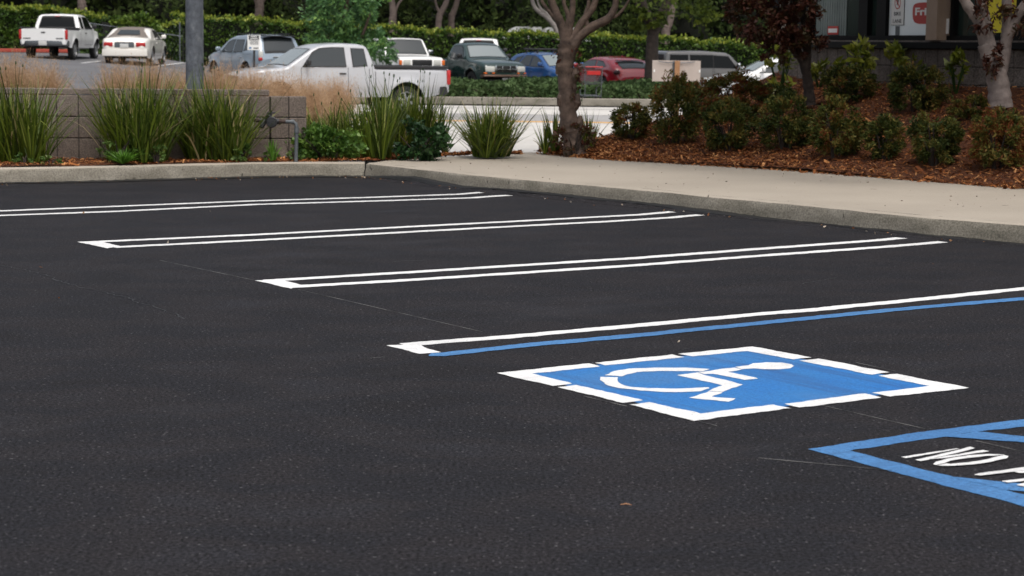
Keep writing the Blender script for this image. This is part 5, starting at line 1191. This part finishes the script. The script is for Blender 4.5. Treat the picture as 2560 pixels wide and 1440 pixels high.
# ---------------------------------------------------------------- hedges, ivy, trees and woods beyond
def hedge(name, pts, tops, depth, label, n, size=.13, mtop=True, base=-.3):
    """pts: (x, y) line of the near face; tops: height at each point"""
    a0 = Vector((*pts[0], 0)); t = thing(name, (pts[0][0], pts[0][1], base), label, 'hedge')
    o = np.array(t.location); seglen = [math.dist(p, q) for p, q in zip(pts, pts[1:])]; cum = np.concatenate([[0], np.cumsum(seglen)])
    def pos(u): return np.interp(u, cum, [p[0] for p in pts]), np.interp(u, cum, [p[1] for p in pts]), np.interp(u, cum, tops)
    u = rng.random(n) * cum[-1]; x, y, zt_ = pos(u); bump_ = .10 * np.sin(u * 2.1) + .07 * np.sin(u * 5.3 + 1) + .05 * np.sin(u * 11)
    zt_ = zt_ + .5 * bump_; face = rng.random(n) < .68; f = rng.random(n)
    P = np.where(face[:, None], np.stack([x, y + bump_ * .8 + np.abs(rng.normal(size=n)) * .10, base + (zt_ - base) * f], 1), np.stack([x, y + depth * f, zt_ + rng.normal(size=n) * .07], 1))
    lump = .07 * np.sin(P[:, 0] * 7 + P[:, 2] * 5) * np.sin(P[:, 2] * 8); P[:, 1] += lump * 1.2
    qmesh('foliage', leaves(P - o, size, .62, np.tile([[0, -.6, .3]], (n, 1)), .15), m_hedge, (.35 * rng.random(n) + .35 * (np.sin(P[:, 0] * 3.3 + P[:, 2] * 4) * .5 + .5) + .2 * rng.random(n)).clip(0, 1), t)
    if mtop:
        k = n // 4; u = rng.random(k) * cum[-1]; x, y, zt_ = pos(u); bump_ = .10 * np.sin(u * 2.1) + .07 * np.sin(u * 5.3 + 1) + .05 * np.sin(u * 11)
        P = np.stack([x, y + rng.random(k) * depth * .8 - .05, zt_ + .5 * bump_ + np.abs(rng.normal(size=k)) * .09 - .02], 1); qmesh('new_growth', leaves(P - o, size, .6, np.tile([[0, -.3, 1.0]], (k, 1)), 0), m_hedgetop, rng.random(k), t)
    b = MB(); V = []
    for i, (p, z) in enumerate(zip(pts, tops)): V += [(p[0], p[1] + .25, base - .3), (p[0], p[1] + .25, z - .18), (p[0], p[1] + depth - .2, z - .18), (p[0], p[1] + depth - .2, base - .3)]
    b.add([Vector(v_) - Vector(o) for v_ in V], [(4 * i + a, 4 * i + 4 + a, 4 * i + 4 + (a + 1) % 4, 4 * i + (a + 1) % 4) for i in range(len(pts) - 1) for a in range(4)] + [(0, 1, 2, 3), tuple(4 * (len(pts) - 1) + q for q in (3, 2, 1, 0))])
    b.build('dark_core', m_shade, t)  # solid block inside the leaves, coloured as their inner shade
hx = lambda px, Y: (px - 1287.5) / 4900 * Y
hz_ = lambda px, py, Y: H - (py - (120 + .012 * (px - 1280))) / 4900 * Y
def hl(l, Y): return [(hx(a, Y), Y) for a, _ in l], [hz_(a, b_, Y) for a, b_ in l]
Yh = 86
p_, t_ = hl([(430, 42), (520, 46), (600, 50), (750, 60), (860, 66), (980, 72), (1100, 80), (1210, 84), (1390, 90), (1500, 94), (1700, 101), (1860, 112), (1960, 118), (2400, 125)], Yh)
hedge('hedge', p_, t_, 1.6, 'long clipped hedge with yellow green top behind the parked cars', 30000)
p_, t_ = hl([(-260, 12), (0, 22), (100, 24), (200, 34), (262, 48)], 88); hedge('hedge', p_, t_, 2.0, 'tall dark hedge behind the white pickup at the left', 14000, base=.3)
p_, t_ = hl([(392, 78), (432, 66), (460, 60)], 85.5); hedge('hedge', p_, t_, 1.2, 'short dark hedge between the convertible and the galvanised post', 3000, base=0)
bush('vine_clump', 345, 84.5, 2.15, (1.0, .5, .55), 1500, 26, .13, m_hedge, 'vine clump draped over the fence behind the convertible', 'vine', aspect=.7, baseh=.5, shift=.25)
bush('shrub', 335, 85.5, 1.0, (1.6, .5, .8), 1800, 30, .13, m_hedge, 'dark shrub growing through the fence behind the convertible', 'shrub', aspect=.7, baseh=.3, shift=-.2)
# fence
ft = thing('fence', (hx(215, 85), 85, .5), 'thin grey metal fence rail behind the convertible', 'fence')
b = MB()
fx0, fx1, fz = hx(205, 85) - ft.location.x, hx(460, 85) - ft.location.x, hz_(260, 57, 85) - .5
MB().tube([(0, 0, fz), (fx1, 0, fz - .55)], .022, 8).build('rail', m_galv, ft)
for px in (205, 373, 456): xx = hx(px, 85) - ft.location.x; MB().tube([(xx, 0, -.3), (xx, 0, fz + (.5 if px == 373 else .05))], .03, 8).build('post', m_galv, ft)
for k in range(26):
    xx = (fx1) * k / 26; b.tube([(xx, .01, 0), (xx + .7, .01, fz - .1)], .003, 3); b.tube([(xx + .7, .015, 0), (xx, .015, fz - .1)], .003, 3)
b.build('wire_mesh', m_galv, ft)
kb = MB(); kb.rbox((-21.4, 82, 1.0), (6.0, .2, .15), .03); tag(kb.build('red_kerb', m_red), kind='structure')

# ivy island: one mass of ground cover
n = 13000; x = rng.random(n) * 13.6 - 7.6; y = 61.7 + rng.random(n) ** 1.3 * 5.6
hh = (.20 + .26 * np.clip((y - 61.7) / 1.6, 0, 1)) * (1 + .18 * np.sin(x * 1.7) + .14 * np.sin(x * 4.1 + y * 2)); P = np.stack([x, y, -.19 + hh * (1 - .45 * rng.random(n) ** 2)], 1)
k = 4500; xf = rng.random(k) * 13.6 - 7.6; f = rng.random(k); P2 = np.stack([xf, 61.55 + .18 * f + rng.random(k) * .12 + .05 * np.sin(xf * 3), -.17 + .38 * f], 1); P = np.concatenate([P, P2])
tag(qmesh('ivy', leaves(P, .11, .75, np.tile([[0, -.5, .6]], (len(P), 1)), .1), m_ivy, (.5 * rng.random(len(P)) + .5 * (np.sin(P[:, 0] * 5) * np.sin(P[:, 1] * 4 + P[:, 2] * 9) * .5 + .5)).clip(0, 1)), kind='stuff')
ib = MB(); ib.rbox((-.8, 64.6, -.12), (13.4, 5.6, .28), .1); tag(ib.build('planting_soil', m_dirt), kind='structure')

# dense green tree behind the silver pickup
bx = hx(868, 63)
tree('green_tree', (bx, 63, T(bx, 63)), [([Vector((bx, 63, -.3)), Vector((bx + .05, 63, .8)), Vector((bx - .05, 63.1, 2.0)), Vector((bx + .1, 63, 3.2))], [.12, .10, .08, .04]), ([Vector((bx, 63, .7)), Vector((bx + .5, 62.8, 1.6)), Vector((bx + .8, 62.7, 2.4))], [.07, .05, .03]), ([Vector((bx, 63, .6)), Vector((bx - .5, 62.8, 1.5)), Vector((bx - .8, 62.8, 2.3))], [.07, .05, .03])],
     m_bark, 'dense bright green tree with a full crown behind the silver pickup', crown=[((bx, 63, 2.75), (1.32, 1.2, 1.75), 9000, 90, .13, m_treeA, .45, .24, .35), ((bx - .15, 62.9, 1.35), (1.35, 1.0, .75), 3500, 44, .13, m_treeA, .45, .26, .35), ((bx + 1.1, 62.7, 1.15), (.55, .5, .7), 900, 16, .12, m_treeA, .45, .3, .3)])
# dark forked tree on the ivy island
Y = 64.5
L0 = limb_path([(1624, 238), (1626, 200), (1627, 150), (1628, 110), (1630, 78)], Y)
la = limb_path([(1628, 90), (1618, 50), (1606, 15), (1590, -30), (1560, -110)], Y); lb = limb_path([(1630, 85), (1650, 40), (1668, 0), (1690, -60), (1710, -140)], Y); lc = limb_path([(1622, 60), (1602, 40), (1590, 15), (1584, -20)], Y)
bx = L0[0].x
tree('forked_tree', (bx, Y, -.25), [(L0, [.27, .235, .21, .20, .20]), (la, [.14, .13, .12, .10, .06]), (lb, [.18, .15, .14, .12, .07]), (lc, [.08, .07, .06, .04])], m_barkdark, 'dark forked tree rising from the ivy beside the blank sign board',
     crown=[((bx, Y, 4.6), (3.4, 3.0, 1.9), 9000, 80, .16, m_treeB, .6, .22, .3), ((bx - .35, Y - .4, 2.42), (.6, .5, .45), 500, 12, .13, m_treeB, .6, .3, .3), ((bx + .15, Y - .3, 2.35), (.4, .4, .35), 300, 10, .13, m_treeB, .6, .3, .3), ((bx + 1.5, Y - .2, 2.6), (1.0, .6, .4), 500, 14, .13, m_treeB, .6, .3, .3)])

# pale trunked trees in front of the woods
def far_tree(label, Yt, limbs, radii, m=m_barkfar, crown_n=3500, mc=None, cz=6.2, name='eucalyptus_tree', cw=3.4):
    Ls = [(limb_path(l, Yt), r) for l, r in zip(limbs, radii)]; b0 = Ls[0][0][0]; base = Vector((b0.x, Yt, T(b0.x, Yt)))
    Ls[0][0].insert(0, base + Vector((0, 0, -.1))); Ls[0][1].insert(0, Ls[0][1][0] * 1.15)
    tree(name, base, Ls, m, label, 'tree', 'pale trunked trees at the edge of the woods', crown=[((base.x, Yt, cz), (cw, 2.6, 2.0), crown_n, 60, .22, mc or m_wood2, .5, .22, .3)], seg=10)
far_tree('pale trunk with a thin side branch right of the dense green tree', 90, [[(985, 90), (984, 55), (986, 30), (980, -20), (975, -120)], [(987, 40), (1000, 10), (1012, -5), (1040, -60)]], [[.20, .18, .16, .13, .08], [.07, .06, .05, .03]])
far_tree('slanting brown trunk above the white off-roader', 91, [[(1098, 60), (1106, 30), (1118, 5), (1130, -60)], [(1105, 40), (1093, 15), (1084, -30)]], [[.16, .14, .13, .08], [.08, .06, .04]])
far_tree('pale slanting trunk above the hidden white cab', 92, [[(1130, 55), (1134, 35), (1144, 5), (1155, -70)]], [[.15, .14, .13, .08]])
far_tree('pale crooked leaning branch beside the top of the knotty tree', 90, [[(1392, 95), (1386, 68), (1366, 45), (1338, 22), (1328, -10), (1320, -80)], [(1380, 60), (1368, 38), (1350, 22), (1342, 0)]], [[.13, .12, .11, .10, .09, .05], [.08, .07, .06, .03]], m=m_barkpale)
far_tree('stout pale trunk right of the dark forked tree', 92, [[(1660, 95), (1664, 70), (1672, 50), (1690, -60)]], [[.22, .20, .17, .09]])
far_tree('brown trunk behind the galvanised post', 93, [[(652, 60), (655, 15), (648, -10), (640, -100)], [(655, 12), (668, -5), (680, -60)]], [[.2, .22, .17, .1], [.12, .10, .06]])
far_tree('grey trunk above the white pickup at the left', 93, [[(218, 60), (216, 20), (214, -10), (212, -100)]], [[.24, .22, .18, .1]])

# the woods: one mass
def woods():
    Q = []; V = []; n = 60000
    x = rng.random(n) * 84 - 42; y = 94 + rng.random(n) ** .8 * 9; z = -.3 + rng.random(n) ** .9 * 9.5
    lay = np.sin(x * .55 + y * .35) * np.sin(z * 1.1 + x * .23) + .6 * np.sin(x * 1.7 + z * 1.3); keep = lay + rng.normal(size=n) * .35 > -.35; P = np.stack([x, y + .9 * lay, z], 1)[keep]; v = ((lay[keep] + 1.6) / 3.2 * .55 + rng.random(keep.sum()) * .45).clip(0, 1)
    return leaves(P, .34, .5, np.tile([[0, -.5, .1]], (len(P), 1)), .3), v
Q, v = woods(); wo = qmesh('woods', Q, m_wood1, v); tag(wo, kind='stuff')
n = 9000; cxs = rng.random(40) * 74 - 36; czs = rng.random(40) * 3.2 + 1.2; cy = 91.8 + rng.random(40) * 2; kk = rng.integers(0, 40, n)
P = np.stack([cxs[kk], cy[kk], czs[kk]], 1) + unit(rng.normal(size=(n, 3))) * rng.random((n, 1)) ** .4 * np.array([1.9, .8, .7]); tag(qmesh('undergrowth', leaves(P, .2, .5, None, .2), m_wood2, (rng.random(40)[kk] * .6 + .4 * rng.random(n))), kind='stuff')
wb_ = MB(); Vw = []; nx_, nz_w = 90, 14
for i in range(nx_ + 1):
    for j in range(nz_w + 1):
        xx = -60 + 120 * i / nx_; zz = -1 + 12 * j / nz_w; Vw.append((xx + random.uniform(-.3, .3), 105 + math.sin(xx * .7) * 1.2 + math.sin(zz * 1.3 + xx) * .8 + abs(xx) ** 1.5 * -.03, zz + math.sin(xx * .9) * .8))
wb_.add(Vw, [(i * (nz_w + 1) + j, (i + 1) * (nz_w + 1) + j, (i + 1) * (nz_w + 1) + j + 1, i * (nz_w + 1) + j + 1) for i in range(nx_) for j in range(nz_w)]); tag(wb_.build('woods', m_shade, smooth=True), kind='stuff')  # solid backing sheet, its dark colour painted as shade between leaves

# ---------------------------------------------------------------- signs and cart
m_board = mat('sign board back', (.43, .365, .325), .6, noise=(.38, .32, .28), scale=3)
m_post = mat('wooden post', (.36, .19, .09), .8, noise=(.26, .13, .06), scale=8)
Y = 40.0; s = 4900 / Y; x = hx(1691, Y)
t = thing('blank_sign', (x, Y, T(x, Y)), 'blank back of a wide pale sign board on a wooden post', 'sign')
zt_, zb_ = hz_(1690, 151, Y) - t.location.z, hz_(1690, 203, Y) - t.location.z
MB().rbox((-.01, .03, (zt_ + zb_) / 2), (120 / s, .012, zt_ - zb_), .03, seg=3).build('board', m_board, t)
MB().box((.0, -.03, (zt_ + .01) / 2 - .1), (.10, .09, zt_ + .18)).build('post', m_post, t)
MB().box((-.07, .015, (zt_ + zb_) / 2), (.045, .01, zt_ - zb_ - .03)).build('rail', m_pipe, t); MB().tube([(-.38, .0, zt_ - .02), (-.2, -.0, zt_ - .045), (.2, .0, zt_ - .045), (.36, .0, zt_ - .02)], .008, 6).build('wire', m_galv, t)
for xx in (-.46, .46): MB().rbox((xx, .02, (zt_ + zb_) / 2 - .0), (.03, .012, .05), .004).build('clip', m_plain, t)
# parking notice with dark post
Y = 58.0; s = 4900 / Y; x = hx(640, Y)
t = thing('parking_sign', (x, Y, T(x, Y)), 'small white parking notice with black header on a dark post', 'sign'); zt_, zb_ = hz_(640, 88, Y) - t.location.z, hz_(640, 125, Y) - t.location.z; cz = (zt_ + zb_) / 2
MB().rbox((0, 0, cz), (32 / s, .006, zt_ - zb_), .012).build('panel', m_plain, t)
MB().box((0, -.006, zt_ - .075), (.30, .004, .12)).build('header', m_text, t)
b = MB()
for k, (w_, z_) in enumerate(((.18, .045), (.22, .10))): b.box((0, -.0095, zt_ - z_), (w_, .002, .022))
b.build('header_lettering', m_plain, t); b = MB()
for k in range(4): b.box((0.01 * (k % 2), -.0045, zt_ - .16 - k * .035), (.26 - .03 * (k % 2), .002, .014))
b.box((.06, -.0045, zb_ + .055), (.15, .002, .03)); b.build('lettering', m_text, t)
MB().box((-.11, -.0045, zb_ + .06), (.07, .002, .05)).build('emblem', m_blue, t)
MB().rbox((.0, .03, zt_ / 2 - .15), (.06, .05, zt_ - .02), .008).build('post', m_plastic, t)
# shopping cart
Y = 60.3; x = hx(1478, Y)
t = thing('shopping_cart', (x, Y, -.19), 'wire shopping cart with a red seat flap standing at the ivy kerb', 'shopping cart', rz=R(8)); b = MB(); g_ = MB(); wdt = .27
for sgn in (-1, 1):
    g_.tube([(sgn * .24, -.35, .10), (sgn * .25, .45, .12), (sgn * .25, .5, .35), (sgn * .26, -.38, .50), (sgn * .27, -.45, 1.0)], .013, 6); g_.tube([(sgn * .25, -.35, .10), (sgn * .25, -.40, .55)], .011, 6)
g_.tube([(-.25, -.35, .12), (.25, -.35, .12)], .012, 6); g_.tube([(-.24, .45, .13), (.24, .45, .13)], .012, 6); g_.build('frame', m_galv, t)
for k in range(9):
    z_ = .5 + k * .055; b.tube([(-wdt, -.42, z_), (wdt, -.42, z_)], .004, 4); b.tube([(-wdt, -.42, z_), (-.22, .5, z_ - .05 + k * .005)], .004, 4); b.tube([(wdt, -.42, z_), (.22, .5, z_ - .05 + k * .005)], .004, 4); b.tube([(-.22, .5, z_ - .05 + k * .005), (.22, .5, z_ - .05 + k * .005)], .004, 4)
for k in range(12):
    u = -1 + 2 * k / 11; b.tube([(u * wdt, -.42, .5), (u * wdt, -.42, .95)], .004, 4); b.tube([(u * .22, .5, .45), (u * .22, .5, .93)], .004, 4); b.tube([(u * wdt, -.42, .5), (u * .22, .5, .45)], .004, 4)
b.build('basket', m_pipe, t); MB().rbox((0, -.44, .82), (.42, .012, .12), .01).build('seat_flap', m_tail, t); MB().tube([(-.27, -.47, 1.0), (.27, -.47, 1.0)], .018, 8).build('handle', m_tail, t)
for sx_ in (-.24, .24):
    for sy_ in (-.35, .45): MB().lathe([(0, -.012), (.05, -.012), (.05, .012), (0, .012)], (sx_, sy_, .055), 'y', 12).build('wheel', m_tyre, t)
